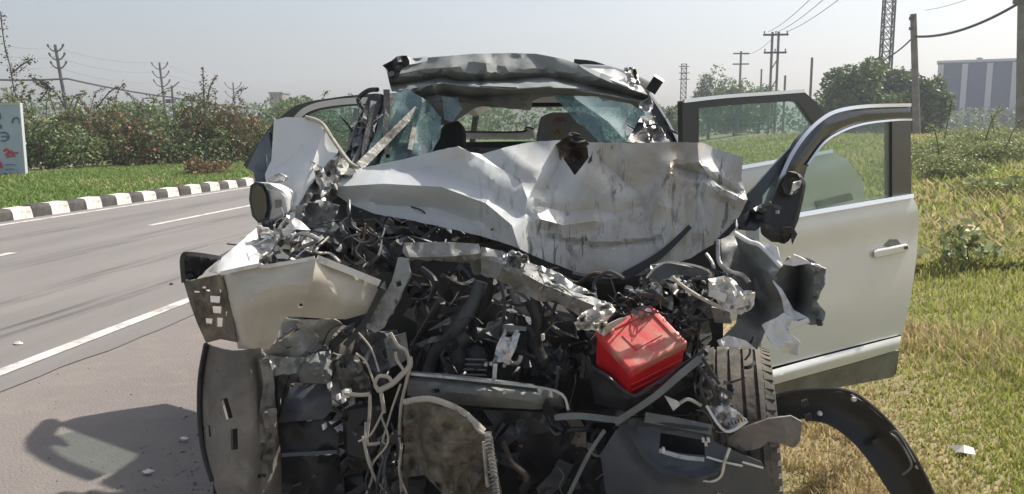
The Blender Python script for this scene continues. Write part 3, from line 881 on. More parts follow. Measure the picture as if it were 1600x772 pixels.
# advertising board
sg = U(20, 275, 19.6)
ad = thing("advertising_board", "pale blue advertising board with red script at the left edge", "sign", (sg.x, 19.6, 0.2))
q0 = U(-70, 163, 19.6); q1 = U(41, 277, 19.6)
bx0, bx1, bz1, bz0 = q0.x, q1.x, q0.z, q1.z
MB().box(((bx0 + bx1) / 2, 19.6, (bz0 + bz1) / 2), (bx1 - bx0, 0.05, bz1 - bz0)).build("board", "board_white", ad, False, bevel=0.01)
fr = MB()
for x in (bx0, bx1): fr.box((x, 19.6, (bz0 + bz1) / 2), (0.05, 0.09, bz1 - bz0 + 0.05))
for z in (bz0, bz1): fr.box(((bx0 + bx1) / 2, 19.6, z), (bx1 - bx0 - .05, 0.085, 0.05))
fr.build("frame", "building_white", ad, False)
for x in (bx0 + 0.3, bx1 - 0.35): MB().box((x, 19.65, (0.15 + bz0) / 2), (0.08, 0.08, bz0 - 0.15)).build("leg", "pole_steel", ad, False)
def on_board(px, py): return U(px, py, 19.565)
def mark(pts, r, m): MB().tube(catmull([on_board(*p) for p in pts], 5), r, 6).build("printed_mark", m, ad)
mark([(-2, 176), (-1, 182), (0, 186)], 0.045, "print_blue"); mark([(0, 195), (1, 201)], 0.04, "print_blue")
mark([(19, 192), (21, 186), (26, 184), (30, 188), (30, 193)], 0.022, "print_blue")
mark([(1, 208), (7, 207), (12, 210), (13, 216), (8, 220), (2, 220)], 0.022, "print_blue"); mark([(2, 214), (8, 213), (12, 216)], 0.018, "print_blue")
mark([(6, 236), (11, 233), (13, 238), (9, 242), (14, 240), (18, 236), (19, 241), (23, 239), (28, 239)], 0.026, "print_red")
mark([(10, 246), (17, 244), (24, 244)], 0.016, "print_red"); mark([(-3, 252), (0, 256), (2, 262)], 0.045, "print_red")
mark([(8, 258), (16, 257), (24, 258)], 0.008, "print_blue"); mark([(8, 265), (16, 264), (22, 265)], 0.008, "print_blue")

# grey block building beyond the hedge
gb = U(431, 146, 130)
b = thing("block_building", "small plain grey building just left of the wreck", "building", (gb.x, 130, 0))
MB().box((gb.x, 131.5, gb.z / 2), (2.2, 3, gb.z)).build("wall", "concrete", b, False)
MB().box((gb.x, 131.5, gb.z + .1), (2.5, 3.3, .2)).build("parapet", "concrete", b, False)
MB().box((gb.x + 4.5, 134.5, gb.z * .33), (7, 3, gb.z * .66)).build("annex", "concrete", b, False)

# ------------------------------------------------------------------ right skyline: masts, poles, wires, factory
def lattice(name, lab, px, ytop, Y, wb, wt, h=None, bays=14, r=0.05):
    top = U(px, ytop, Y); h = h or top.z; x = top.x
    t = thing(name, lab, "mast", (x, Y, 0)); L_ = []
    def cor(z, i):
        w = wb + (wt - wb) * z / h; sx, sy = ((-1, -1), (1, -1), (1, 1), (-1, 1))[i]
        return Vector((x + sx * w / 2, Y + sy * w / 2, z))
    for i in range(4): MB().tube([cor(0, i), cor(h, i)], r, 5).build("leg", "pole_steel", t)
    for kb in range(bays):
        z0, z1 = h * kb / bays, h * (kb + 1) / bays; mb = MB()
        for i in range(4):
            j = (i + 1) % 4
            mb.tube([cor(z0, i), cor(z1, j)], r * .6, 4); mb.tube([cor(z0, j), cor(z1, i)], r * .6, 4); mb.tube([cor(z1, i), cor(z1, j)], r * .6, 4)
        mb.build("bracing", "pole_steel", t, False)
    return t, x
lt, lx = lattice("lattice_mast", "tall steel lattice mast leaving the picture at the top", 1386, 60, 68, 0.78, 0.66, h=22, bays=24, r=0.06)
l2, l2x = lattice("lattice_mast", "thin distant lattice mast left of the feathery tree", 1069, 100, 120, 0.8, 0.7, bays=16, r=0.05)
for i, dy in enumerate((4, 14, 24)):
    pp = U(1069, 100 + dy, 120); MB().tube([pp + Vector((-.75, 0, 0)), pp + Vector((.75, 0, 0))], 0.05, 5).build("crossarm", "pole_steel", l2)

def tpole(px, ytop, Y, lab, r=0.13, pxb=None, material="pole_concrete"):
    top = U(px, ytop, Y); bx = U(pxb, 195, Y).x if pxb else top.x
    t = thing("utility_pole", lab, "utility pole", (bx, Y, 0))
    MB().tube([(bx, Y, 0), top], [r * 1.2, r], 10).build("post", material, t)
    return t, top
hp = thing("twin_pole", "twin concrete pole with two crossarms left of the big tree", "utility pole", (U(1212, 52, 76).x, 76, 0))
tt = U(1212, 50, 76)
for s in (-1, 1): MB().tube([(tt.x + s * .26, 76, 0), (tt.x + s * .26, 76, tt.z)], .11, 8).build("post", "pole_concrete", hp)
for i, (w_, dz) in enumerate(((1.05, .25), (.95, 1.75))):
    ca = MB().box((tt.x, 75.85, tt.z - dz), (w_ * 2, .12, .16)).build("crossarm", "pole_steel", hp, False)
    for s in (-1, 0, 1):
        MB().lathe([(0, .0), (0, .07), (.1, .04), (.16, .08), (.26, .03), (.26, 0)], (tt.x + s * w_ * .9, 75.85, tt.z - dz + .08), (0, 0, 1), 8).build("insulator", "wire_grey", ca)
for k in range(4):
    MB().tube([(tt.x - .26, 76, 1.5 + k * 1.7), (tt.x + .26, 76, 2.4 + k * 1.7)], .05, 5).build("brace", "pole_steel", hp)
h2, t2 = tpole(1158, 80, 110, "distant pole with crossarms left of the twin pole", .14)
for dz in (.3, 1.6):
    MB().box((t2.x, 109.85, t2.z - dz), (2.0, .12, .16)).build("crossarm", "pole_steel", h2, False)
for (px, yt, Y, lab) in ((1269, 90, 72, "short bare pole left of the small tree"), (1190, 108, 100, "short bare post between low tree and twin pole"), (1227, 118, 80, "stubby post just right of the twin pole")):
    tpole(px, yt, Y, lab, .1)
pb, pt = tpole(1427, 22, 50, "bare concrete pole carrying the black cable in front of the trees", .17, 1437)
MB().box((pt.x - .12, 49.8, pt.z - .25), (.25, .2, .18)).box((pt.x - .12, 49.8, pt.z - .8), (.2, .2, .15)).build("bracket", "pole_steel", pb, False)
pc, pct = tpole(1597, -10, 40, "concrete pole cut by the right edge of the picture", .17, 1599)
MB().box((pct.x - .15, 39.8, U(1597, 3, 40).z), (.5, .2, .2)).build("bracket", "pole_steel", pc, False)
cable("black_cable", "thick black cable hanging between the two concrete poles at right", [(1592, 5, 40), (1428, 57, 50)], 0.065, 0.42)
cable("black_cable", "black cable dropping from the concrete pole behind the big tree", [(1428, 57, 50), (1390, 88, 62), (1340, 118, 80)], 0.05, 0.1)
for i, (a, b_, lab) in enumerate((((1200, 50, 76), (1275, -10, 40), "left one of three thin wires rising from the twin pole"), ((1214, 50, 76), (1297, -10, 40), "middle one of three thin wires rising from the twin pole"), ((1228, 50, 76), (1325, -12, 40), "right one of three thin wires rising from the twin pole"))):
    cable("overhead_wire", lab, [a, b_], 0.02, 0.2, "wire_grey")
cable("overhead_wire", "faint wire crossing the sky at the upper right corner", [(1446, 16, 60), (1530, -8, 45)], 0.015, 0.1, "wire_grey")
cable("overhead_wire", "faint wire from the twin pole to the distant pole", [(1158, 84, 110), (1205, 62, 76)], 0.02, 0.5, "wire_grey")

fY = 150.0
fa_ = U(1466, 99, fY); fx0 = fa_.x; fz = fa_.z
fac = thing("factory_building", "long blue factory with white vertical ribs at the right edge", "building", (fx0, fY, 0))
fu = Vector((0.938, -0.346, 0)); fv = Vector((0.346, 0.938, 0)); FR = Matrix((fu, fv, Vector((0, 0, 1)))).transposed()
def fp(u_, v_, z_): return Vector((fx0, fY, 0)) + fu * u_ + fv * v_ + Vector((0, 0, z_))
MB().box(fp(24, 10, fz / 2), (48, 20, fz), FR).build("wall", "building_blue", fac, False)
MB().box(fp(24, 10, fz + .2), (48.4, 20.4, .4), FR).build("parapet", "building_white", fac, False)
for k in range(12):
    MB().box(fp(.45 + k * 3.55, -.25, fz / 2 - .1), (.85, .5, fz - .25), FR).build("rib", "building_white", fac, False)
    if k < 11: MB().box(fp(2.22 + k * 3.55, -.06, fz * .52), (2.4, .12, fz * .86), FR).build("cladding_panel", "building_blue", fac, False)
for k in range(4): MB().lathe([(0, 0), (0, .4), (.3, .4), (.4, .6), (.6, .2), (.6, 0)], fp(6 + k * 8, 3, fz + .4), (0, 0, 1), 10).build("roof_vent", "concrete", fac)
exec_parts = True
# ================================================================== THE WRECK
CAR = (-0.5, 3.2, 0)
car = thing("wrecked_suv", "wrecked silver white SUV with crushed front standing on the road shoulder", "car", CAR)

# ---- rear body shell (mostly hidden behind the crushed front)
def loft(name, sections, material, parent, thick=0, closed=False, sharp=40):
    n = len(sections[0]); v = [p for s in sections for p in s]
    f = []
    for i in range(len(sections) - 1):
        for k in range(n if closed else n - 1):
            k2 = (k + 1) % n
            f.append((i * n + k, i * n + k2, i * n + n + k2, i * n + n + k))
    o = mesh_obj(name, v, f, material, parent, True, sharp)
    if thick:
        m = o.modifiers.new("thickness", 'SOLIDIFY'); m.thickness = thick; m.offset = 0
    return o
XL, XR = -1.36, 0.32
def side(x, s):
    pts = [(0.30, 0), (0.45, 0.03), (0.75, 0.05), (1.05, 0.04), (1.12, 0.0)]
    return pts
for s, X in ((-1, XL), (1, XR)):
    secs = []
    for yy in (5.15, 5.4, 5.7, 6.0, 6.25, 6.42):
        sh = 0.0 if yy < 6.2 else -0.06
        secs.append([(X - 0.08 + s * (d + sh), yy, z) for z, d in side(X, s)])
    loft("rear_quarter_panel", secs, "paint", car, 0.02)
    MB().box((X - 0.05, 4.7, 0.33), (0.12, 2.2, 0.14)).build("sill", "paint", car, False, bevel=0.02)
    MB().tube(catmull([(X - .04, 4.42, .4), (X - .02, 4.42, 1.1), (X - .04 - s * .10, 4.42, 1.45), (X - .06 - s * .24, 4.46, 1.70)], 4), .045, 8).build("centre_pillar" if False else "door_pillar", "door_frame_black", car)
    MB().tube(catmull([(X - .08, 6.3, 1.1), (X - .10 - s * .08, 6.2, 1.45), (X - .12 - s * .15, 6.0, 1.72)], 4), .06, 8).build("rear_pillar", "paint", car)
lfd = bpy.data.objects.new("front_door", None); link(lfd, car); lfd["label"] = "closed left front door hidden behind the raised fender"
loft("door_skin", [[(XL - .02 - d, yy, z) for z, d in ((.36, 0), (.5, .03), (.75, .045), (.98, .04), (1.08, 0))] for yy in (3.42, 3.6, 3.9, 4.2, 4.38)], "paint", lfd, .03)
MB().tube([(XL - .02, 3.45, 1.09), (XL - .02, 4.38, 1.10)], .014, 8).build("belt_trim", "chrome", lfd)
loft("front_side_panel", [[(XL - .01 - d, yy, z) for z, d in ((.42, 0), (.6, .03), (.8, .03), (.98, 0))] for yy in (3.12, 3.25, 3.40)], "paint", car, .02)
MB().box((-.55, 4.9, .36), (1.6, 3.0, .06)).build("cabin_floor", "dark_metal", car, False)
tg = MB().box((-.62, 6.43, .75), (1.55, .08, .72)).build("tailgate", "paint", car, False, bevel=.03)
MB().box((-.62, 6.30, 1.13), (1.5, .25, .05)).build("tailgate_ledge", "headliner", tg, False, bevel=.015)
rg = [(-1.25, 6.30, 1.16), (.02, 6.30, 1.16), (-.08, 6.08, 1.68), (-1.14, 6.08, 1.68)]
mesh_obj("rear_window", rg, [(0, 1, 2, 3)], "rear_glass", tg, False)
fr_ = MB()
for a_, b_ in zip(rg, rg[1:] + rg[:1]): fr_.tube([a_, b_], .025, 6)
fr_.build("rear_window_frame", "door_frame_black", tg)
# roof skin and its crushed front edge
secs = []
for yy, zz, w0, w1 in ((4.15, 1.80, -1.20, .08), (4.5, 1.79, -1.20, .08), (5.0, 1.78, -1.19, .06), (5.6, 1.76, -1.19, .03), (6.1, 1.71, -1.16, .0)):
    secs.append([(w0 + (w1 - w0) * t, yy, zz - .10 * (abs(t - .5) * 2) ** 4 + .015 * math.sin(t * 9 + yy * 3)) for t in np.linspace(0, 1, 13)])
roof = loft("roof", secs, "paint", car, 0.03)
rf = panel("crushed_roof_edge", [(602, 104, 4.020), (628, 92, 4.060), (668, 90, 4.076), (740, 84, 4.084), (800, 83, 4.084), (838, 84, 4.084), (880, 92, 4.068), (925, 108, 4.052), (972, 127, 4.020), (1014, 150, 3.988), (1008, 160, 3.972), (960, 148, 3.964), (905, 138, 3.956), (845, 136, 3.940), (780, 140, 3.932), (718, 136, 3.932), (690, 132, 3.940), (655, 138, 3.948), (612, 142, 3.964)],
      "roof_shaded", roof, inner=[(700, 105, 4.036), (800, 105, 4.036), (870, 110, 4.024), (760, 122, 3.984), (840, 124, 3.980), (660, 120, 4.004), (940, 132, 3.988)],
      res=7, thick=.004, amp=.03, freq=60, dents=22, dent_amp=.025, dent_len=45, folds=[([(606, 132), (650, 128), (692, 119), (720, 126), (790, 125), (850, 119), (900, 128), (960, 143), (1008, 155)], .11, 11), ([(612, 118), (660, 108), (720, 104)], -.03, 14), ([(690, 118), (706, 100), (740, 96), (790, 104)], -.04, 22), ([(820, 84), (850, 100), (880, 122)], .035, 20), ([(895, 98), (930, 118), (985, 142)], -.04, 16), ([(640, 134), (700, 132), (800, 136), (900, 138)], -.05, 8)], sharp=28)
panel("folded_roof_lip", [(622, 142, 3.96), (690, 130, 3.88), (740, 136, 3.86), (800, 140, 3.86), (860, 136, 3.88), (930, 146, 3.92), (1005, 160, 3.98), (1000, 172, 4.05), (945, 160, 4.05), (905, 160, 4.08), (870, 150, 4.10), (845, 152, 4.10), (832, 158, 4.10), (830, 172, 4.10), (795, 170, 4.10), (762, 164, 4.10), (730, 172, 4.06), (712, 182, 4.02), (692, 192, 4.00), (672, 172, 3.98), (640, 160, 3.96)],
      "roof_shaded", roof, res=7, amp=.03, freq=50, dents=16, dent_amp=.03, dent_len=35, folds=[([(650, 152), (690, 146), (740, 152), (800, 148), (860, 146), (930, 152)], .07, 9), ([(660, 160), (700, 156), (750, 158), (820, 160)], -.05, 8), ([(700, 140), (720, 168)], .04, 14), ([(770, 142), (790, 164)], -.03, 12)], sharp=28)
panel("roof_lining_flap", [(640, 158, 3.9), (720, 160, 3.95), (790, 158, 4.05), (800, 168, 4.1), (745, 166, 4.05), (715, 188, 3.98), (690, 196, 3.96), (668, 182, 3.92)], "primer", roof, res=9, amp=.02, freq=40)
panel("roof_corner_scrap", [(598, 103, 3.98), (612, 95, 3.98), (620, 88, 4.0), (636, 87, 4.02), (640, 100, 4.02), (625, 112, 4.0), (618, 126, 3.98), (608, 122, 3.98), (606, 110, 3.98)], "black_plastic", roof, res=6, amp=.05, freq=18, jag=2.5)
panel("roof_ridge_scrap", [(632, 90, 4.05), (668, 88, 4.12), (668, 96, 4.1), (640, 101, 4.05)], "paint", roof, res=7, amp=.02, freq=25)
panel("roof_flank", [(905, 106, 4.12), (960, 108, 4.1), (992, 122, 4.05), (1012, 148, 3.98), (972, 134, 4.0), (930, 118, 4.05)], "paint", roof, res=7, amp=.03, freq=30, folds=[([(920, 112), (1000, 142)], -.04, 10)])
strip("roof_rail", [(898, 97, 4.25), (925, 100, 4.22), (950, 108, 4.2)], .03, .02, "black_plastic", roof)
panel("torn_roof_bracket", [(975, 106, 4.05), (990, 104, 4.05), (998, 118, 4.02), (1000, 134, 4.0), (982, 130, 4.0)], "bare_metal", roof, res=4, amp=.06, freq=8, jag=1.5)
wp = strip("wiper_stub", [(1017, 142, 3.9), (1030, 122, 3.86)], .05, .02, "black_plastic", roof)
# headliner: pale underside seen in the opening
loft("headliner", [[(x, yy, zz) for x in np.linspace(-1.15, .03, 7)] for yy, zz in ((4.2, 1.73), (5.0, 1.735), (6.05, 1.69))], "headliner", car)

# ---- windscreen: two shattered sheets of laminated glass
ws = panel("windscreen_glass", [(602, 148, 3.86), (640, 140, 3.88), (668, 158, 3.86), (688, 182, 3.84), (684, 212, 3.78), (676, 240, 3.70), (560, 262, 3.52), (585, 215, 3.66)], "shattered_glass", car, res=9, thick=.006, amp=.03, freq=40, folds=[([(660, 160), (640, 235)], -.05, 20)], jag=1.2)
panel("windscreen_glass", [(885, 150, 3.95), (925, 150, 3.92), (985, 162, 3.86), (1008, 176, 3.82), (1002, 205, 3.74), (985, 228, 3.66), (940, 226, 3.66), (915, 200, 3.78)], "shattered_glass", car, res=9, thick=.006, amp=.03, freq=40, folds=[([(900, 155), (950, 190), (980, 222)], -.06, 22)], jag=1.2)
# bent pillars
strip("windscreen_pillar", [(560, 262, 3.45), (602, 220, 3.62), (650, 172, 3.80)], (.04, .03), .03, "crushed_steel", car)
strip("windscreen_pillar", [(640, 236, 3.62), (652, 180, 3.8), (662, 168, 3.84)], .02, .02, "crushed_steel", car)
panel("crushed_pillar", [(575, 152, 3.96), (600, 150, 3.92), (604, 180, 3.86), (588, 215, 3.75), (560, 262, 3.6), (528, 268, 3.6), (548, 225, 3.7), (560, 185, 3.85)], "dark_metal", car, res=8, amp=.08, freq=22, jag=2)
panel("crushed_pillar", [(1000, 160, 3.9), (1016, 152, 3.9), (1020, 172, 3.85), (1032, 195, 3.75), (1048, 222, 3.62), (1012, 226, 3.62), (992, 222, 3.64), (1000, 190, 3.76)], "bare_metal", car, res=7, amp=.07, freq=18, jag=2.5)
panel("pillar_trim", [(978, 222, 3.6), (1001, 184, 3.7), (1010, 205, 3.66), (1016, 224, 3.6)], "black_plastic", car, res=7, amp=.03, freq=20)
strip("pillar_edge", [(1020, 172, 3.82), (1034, 198, 3.72), (1050, 226, 3.6)], .018, .015, "black_plastic", car)
wire("door_seal", [(590, 140, 3.95), (575, 142, 3.98), (560, 156, 4.0), (572, 178, 3.95), (570, 205, 3.85)], .012, "black_plastic", car)
for (x0, x1) in ((552, 572), (562, 590), (540, 556)):
    strip("pillar_fin", [(x1, 168 + rnd.uniform(0, 20), 3.86), ((x0 + x1) / 2, 215, 3.74), (x0, 262, 3.6)], .02, .02, "primer", car)

for pts in ([(690, 150, 3.9), (716, 152, 3.92), (722, 170, 3.9), (708, 190, 3.86), (694, 186, 3.86)], [(864, 148, 3.96), (892, 150, 3.95), (912, 196, 3.8), (900, 190, 3.84), (880, 166, 3.9)], [(668, 186, 3.8), (690, 182, 3.82), (688, 214, 3.76), (676, 236, 3.7)]):
    panel("glass_shard", pts, "shattered_glass", car, res=7, thick=.006, amp=.02, freq=24, jag=1.5)
for k, (a, b_) in enumerate((((604, 142), (588, 262)), ((598, 150), (566, 258)), ((584, 160), (548, 262)), ((612, 150), (606, 244)))):
    strip("pillar_sliver", [(a[0], a[1], 3.84), ((a[0] + b_[0]) / 2 + (-1) ** k * 7, (a[1] + b_[1]) / 2, 3.70), (b_[0], b_[1], 3.56)], (.03, .018), .02, ("black_plastic", "dark_metal", "primer", "dark_metal")[k], car)
panel("crushed_pillar", [(560, 190, 3.8), (576, 176, 3.84), (590, 186, 3.82), (584, 220, 3.72), (566, 256, 3.6), (546, 262, 3.58), (550, 225, 3.7)], "primer", car, res=6, amp=.08, freq=14, jag=2)
# ---- cabin: seats and dash seen through the opening
st = slab("seat", [(842, 180, 4.9), (862, 174, 4.9), (915, 174, 4.9), (940, 186, 4.9), (948, 222, 4.85), (955, 330, 4.8), (832, 330, 4.8), (836, 215, 4.85)], .16, "seat_grey", car, bevel=.03)
for (pts, m_) in (([(862, 187), (872, 185), (880, 190), (872, 197), (860, 197)], "sticker_pink"), ([(862, 204), (873, 200), (882, 204), (880, 212), (864, 213)], "sticker_yellow")):
    panel("sticker", pts, m_, st, Y=4.835, res=6, thick=.002)
for i in range(4):
    wire("sticker_lettering", [(866 + i * 4, 190, 4.83), (869 + i * 4, 184, 4.83), (872 + i * 4, 190 + i % 2, 4.83)], .004, "sticker_red", st)
wire("sticker_lettering", [(866, 209, 4.83), (872, 203, 4.83), (876, 209, 4.83)], .006, "sticker_red", st)
slab("seat", [(694, 190, 4.6), (716, 186, 4.6), (724, 200, 4.6), (726, 300, 4.5), (655, 300, 4.5), (672, 225, 4.55)], .16, "seat_dark", car, bevel=.03)
slab("rear_bench", [(600, 222, 5.3), (960, 218, 5.3), (980, 330, 5.2), (590, 330, 5.2)], .2, "seat_dark", car, bevel=.03)
panel("dashboard", [(520, 262, 3.75), (700, 232, 3.75), (1080, 226, 3.72), (1120, 300, 3.55), (1100, 420, 3.5), (480, 420, 3.5), (480, 300, 3.55)], "black_plastic", car, res=16, thick=.03, amp=.06, freq=60)

ps = panel("parcel_shelf", [(716, 207, 5.9), (812, 207, 5.9), (822, 201, 5.88), (832, 203, 5.86), (836, 216, 5.86), (820, 217, 5.88), (716, 217, 5.9)], "white_plastic", car, res=6, thick=.03)
strip("shelf_seal", [(716, 206, 5.88), (812, 206, 5.88), (822, 199, 5.86), (834, 202, 5.84)], .012, .01, "black_plastic", ps)
# ---- bonnet
hood = panel("bonnet", [(514, 288, 3.149), (528, 272, 3.160), (565, 262, 3.176), (630, 249, 3.192), (700, 231, 3.187), (716, 229, 3.182), (735, 238, 3.182), (752, 241, 3.190), (790, 230, 3.214), (830, 222, 3.231), (872, 219, 3.234), (915, 222, 3.231), (990, 224, 3.231), (1060, 222, 3.231), (1098, 223, 3.220), (1130, 236, 3.198), (1162, 246, 3.176), (1158, 275, 3.155), (1168, 312, 3.128), (1152, 345, 3.102), (1118, 380, 3.078), (1078, 404, 3.061), (1030, 420, 3.050), (985, 428, 3.039), (940, 431, 3.034), (895, 424, 3.034), (845, 404, 3.034), (800, 384, 3.045), (755, 370, 3.055), (700, 357, 3.069), (640, 344, 3.083), (585, 334, 3.100), (545, 318, 3.117), (522, 302, 3.133)],
      "bonnet_paint", car, inner=[(600, 285, 3.122), (680, 270, 3.128), (600, 310, 3.097), (680, 305, 3.089), (760, 300, 3.100), (760, 345, 3.061), (830, 300, 3.111), (840, 340, 3.072), (900, 280, 3.155), (1000, 280, 3.155), (1080, 280, 3.144), (900, 340, 3.097), (1000, 340, 3.097), (1080, 340, 3.095), (950, 395, 3.048), (870, 385, 3.048)],
      res=7, thick=.004, amp=.008, freq=110, sharp=16, dents=18, dent_amp=.010, dent_len=80,
      folds=[([(716, 229), (770, 258), (812, 280), (824, 310), (818, 352), (812, 392)], -.075, 62), ([(520, 292), (600, 287), (690, 292), (760, 318), (800, 352), (812, 392)], -.055, 26),
             ([(752, 241), (812, 282)], .05, 26), ([(842, 322), (880, 330), (925, 326), (962, 334), (1004, 322)], .012, 14), ([(862, 372), (900, 378), (930, 386), (985, 380), (1032, 374)], .016, 5), ([(1012, 345), (1040, 300), (1048, 262)], -.03, 26), ([(930, 345), (880, 352), (845, 342)], -.02, 16),
             ([(1090, 224), (1092, 252), (1120, 290), (1162, 312)], -.05, 22), ([(1060, 262), (1100, 272), (1150, 300)], .045, 12), ([(880, 222), (870, 262), (850, 300)], .03, 18), ([(940, 250), (1000, 300), (1010, 345)], .04, 30),
             ([(560, 264), (640, 268), (712, 250)], .02, 26), ([(590, 320), (680, 325), (740, 345)], .02, 14)],
      holes=[[(876, 226), (888, 219.9), (904, 219.9), (918, 230), (920, 246), (908, 262), (898, 274), (890, 262), (880, 248)]], jag=.8)
panel("torn_dent", [(868, 226, 3.226), (884, 215, 3.214), (898, 210, 3.209), (912, 217, 3.214), (926, 230, 3.220), (924, 250, 3.214), (908, 268, 3.192), (897, 278, 3.176), (886, 264, 3.192), (874, 246, 3.214)], "burnt", hood, inner=[(898, 240, 3.259)], res=6, amp=.05, freq=16, jag=1.5)
panel("torn_dent_lip", [(884, 214, 3.207), (893, 206, 3.198), (905, 210, 3.198), (915, 220, 3.207), (905, 222, 3.207), (893, 220, 3.207)], "crushed_steel", hood, res=5, amp=.05, freq=12, jag=1.5)
strip("bonnet_edge_seal", [(975, 432, 3.023), (1022, 405, 3.045), (1050, 382, 3.061), (1078, 354, 3.083)], (.034, .016), .012, "black_plastic", hood)
strip("bonnet_rim", [(895, 426, 3.035), (940, 433, 3.034), (985, 430, 3.037), (1030, 422, 3.048)], .012, .01, "crushed_steel", hood)
strip("bonnet_rim", [(1118, 382, 3.078), (1152, 347, 3.102), (1170, 314, 3.124)], .02, .012, "black_plastic", hood)
for k, pl in enumerate((((845, 235), (838, 262), (842, 290)), ((862, 240), (852, 270), (846, 300)), ((932, 235), (928, 262), (934, 278)), ((898, 275), (896, 300)), ((948, 305), (985, 300), (1012, 318)), ((985, 280), (1010, 296), (1008, 320)), ((1030, 270), (1024, 320), (1028, 340)), ((868, 352), (876, 372), (868, 382)))):
    pass
# ---- left front: raised fender sheet, crumpled inner fender
lf = panel("left_fender_top", [(428, 188, 3.30), (446, 183, 3.30), (478, 184, 3.28), (496, 190, 3.26), (512, 208, 3.24), (528, 232, 3.20), (526, 246, 3.16), (500, 268, 3.12), (484, 292, 3.08), (466, 320, 3.04), (458, 332, 3.02), (448, 318, 3.05), (438, 300, 3.1), (416, 288, 3.16), (414, 272, 3.2), (424, 250, 3.24), (426, 220, 3.28)],
      "paint", car, inner=[(470, 230, 3.21), (460, 270, 3.13)], res=7, amp=.008, freq=50, folds=[([(432, 262), (450, 250), (472, 228)], .022, 12), ([(505, 205), (492, 245), (462, 322)], -.02, 16)], sharp=26)
wire("fender_edge", [(478, 183, 3.27), (502, 192, 3.24), (520, 218, 3.21), (545, 252, 3.14), (560, 262, 3.12)], .008, "cream_hose", lf)
panel("crushed_inner_fender", [(530, 236, 3.22), (548, 252, 3.2), (556, 268, 3.18), (530, 285, 3.12), (525, 310, 3.06), (508, 335, 3.02), (480, 345, 3.0), (462, 330, 3.02), (478, 300, 3.08), (500, 268, 3.14)], "crushed_steel", car, res=6, amp=.10, freq=26, jag=2)
panel("crushed_inner_fender", [(462, 322, 2.98), (500, 312, 2.98), (530, 322, 2.96), (520, 345, 2.92), (490, 356, 2.9), (460, 350, 2.94)], "primer", car, res=6, amp=.07, freq=22, jag=2)
panel("fender_scrap", [(484, 250, 3.12), (505, 262, 3.1), (520, 290, 3.06), (505, 318, 3.02), (498, 290, 3.06)], "bare_metal", car, res=6, amp=.06, freq=16, jag=2)
# left mirror
lm = slab("left_mirror", [(392, 290, 2.92), (400, 284, 2.92), (420, 286, 2.92), (440, 296, 2.95), (449, 306, 2.97), (450, 334, 2.97), (430, 345, 2.95), (404, 348, 2.92), (394, 336, 2.92), (389, 312, 2.92)], .12, "paint", car, bevel=.02)
panel("mirror_rim", [(389, 312, 2.9), (391, 290, 2.9), (399, 284, 2.9), (412, 287, 2.9), (420, 300, 2.9), (423, 325, 2.9), (418, 345, 2.9), (404, 349, 2.9), (394, 338, 2.9)], "door_frame_black", lm, res=7, thick=.012)
panel("mirror_glass", [(393, 312, 2.885), (395, 293, 2.885), (401, 289, 2.885), (409, 292, 2.885), (415, 305, 2.885), (417, 325, 2.885), (413, 341, 2.885), (404, 344, 2.885), (397, 335, 2.885)], "mirror_glass", lm, res=7, thick=.004)
panel("mirror_reflector", [(430, 312, 2.93), (440, 312, 2.945), (441, 324, 2.945), (430, 325, 2.93)], "primer", lm, res=6, thick=.003)
panel("mirror_stub", [(408, 348, 2.9), (450, 340, 2.93), (456, 356, 2.92), (436, 362, 2.9), (412, 360, 2.9)], "black_plastic", lm, res=6, amp=.04, freq=14, jag=2)
# broken pale pieces below the mirror
panel("white_scrap", [(440, 362, 2.82), (460, 340, 2.84), (470, 345, 2.84), (486, 360, 2.84), (462, 358, 2.8), (444, 372, 2.8)], "white_plastic", car, res=6, amp=.02, freq=16)
panel("broken_lamp_shell", [(402, 352, 2.80), (418, 356, 2.78), (430, 366, 2.78), (434, 388, 2.76), (424, 402, 2.76), (412, 392, 2.78), (404, 372, 2.8)], "white_plastic", car, res=5, amp=.05, freq=12, jag=2)
for k in range(9):
    x = 408 + k * 7; y = 372 + rnd.uniform(-14, 18)
    strip("lamp_shard", [(x, y, 2.74), (x + rnd.uniform(8, 26), y + rnd.uniform(-16, 12), 2.76)], rnd.uniform(.008, .02), .006, rnd.choice(["aluminium", "white_plastic", "black_plastic", "bare_metal"]), car)

# ---- left front wing: pale corner sheet, its inner wall with punched holes, lamp pocket
wing = panel("left_front_wing", [(346, 428, 2.40), (400, 416, 2.42), (410, 413, 2.42), (418, 417, 2.42), (462, 410, 2.44), (494, 404, 2.47), (520, 414, 2.50), (560, 430, 2.54), (590, 442, 2.58), (588, 470, 2.58), (572, 490, 2.56), (540, 499, 2.53), (490, 497, 2.5), (448, 494, 2.47), (440, 505, 2.46), (432, 530, 2.46), (420, 546, 2.46), (372, 545, 2.44), (364, 505, 2.42), (356, 465, 2.40)],
      "paint_ground_bounce", car, inner=[(450, 450, 2.40), (390, 480, 2.38), (520, 460, 2.46)], dents=7, dent_amp=.006, res=8, amp=.010, freq=70, folds=[([(494, 404), (488, 440), (470, 490)], -.02, 30), ([(346, 428), (372, 545)], .05, 14)], holes=[[(466, 475), (472, 474), (474, 479), (467, 481)]], sharp=26)
strip("wing_sunlit_edge", [(346, 427, 2.39), (402, 415, 2.41), (418, 416, 2.41), (492, 403, 2.46)], .012, .02, "white_plastic", wing)  # pale strips along the top edge, sunlit rim put into the colour
strip("wing_sunlit_edge", [(496, 404, 2.46), (540, 421, 2.51), (592, 442, 2.57)], .022, .02, "white_plastic", wing)
hl = []
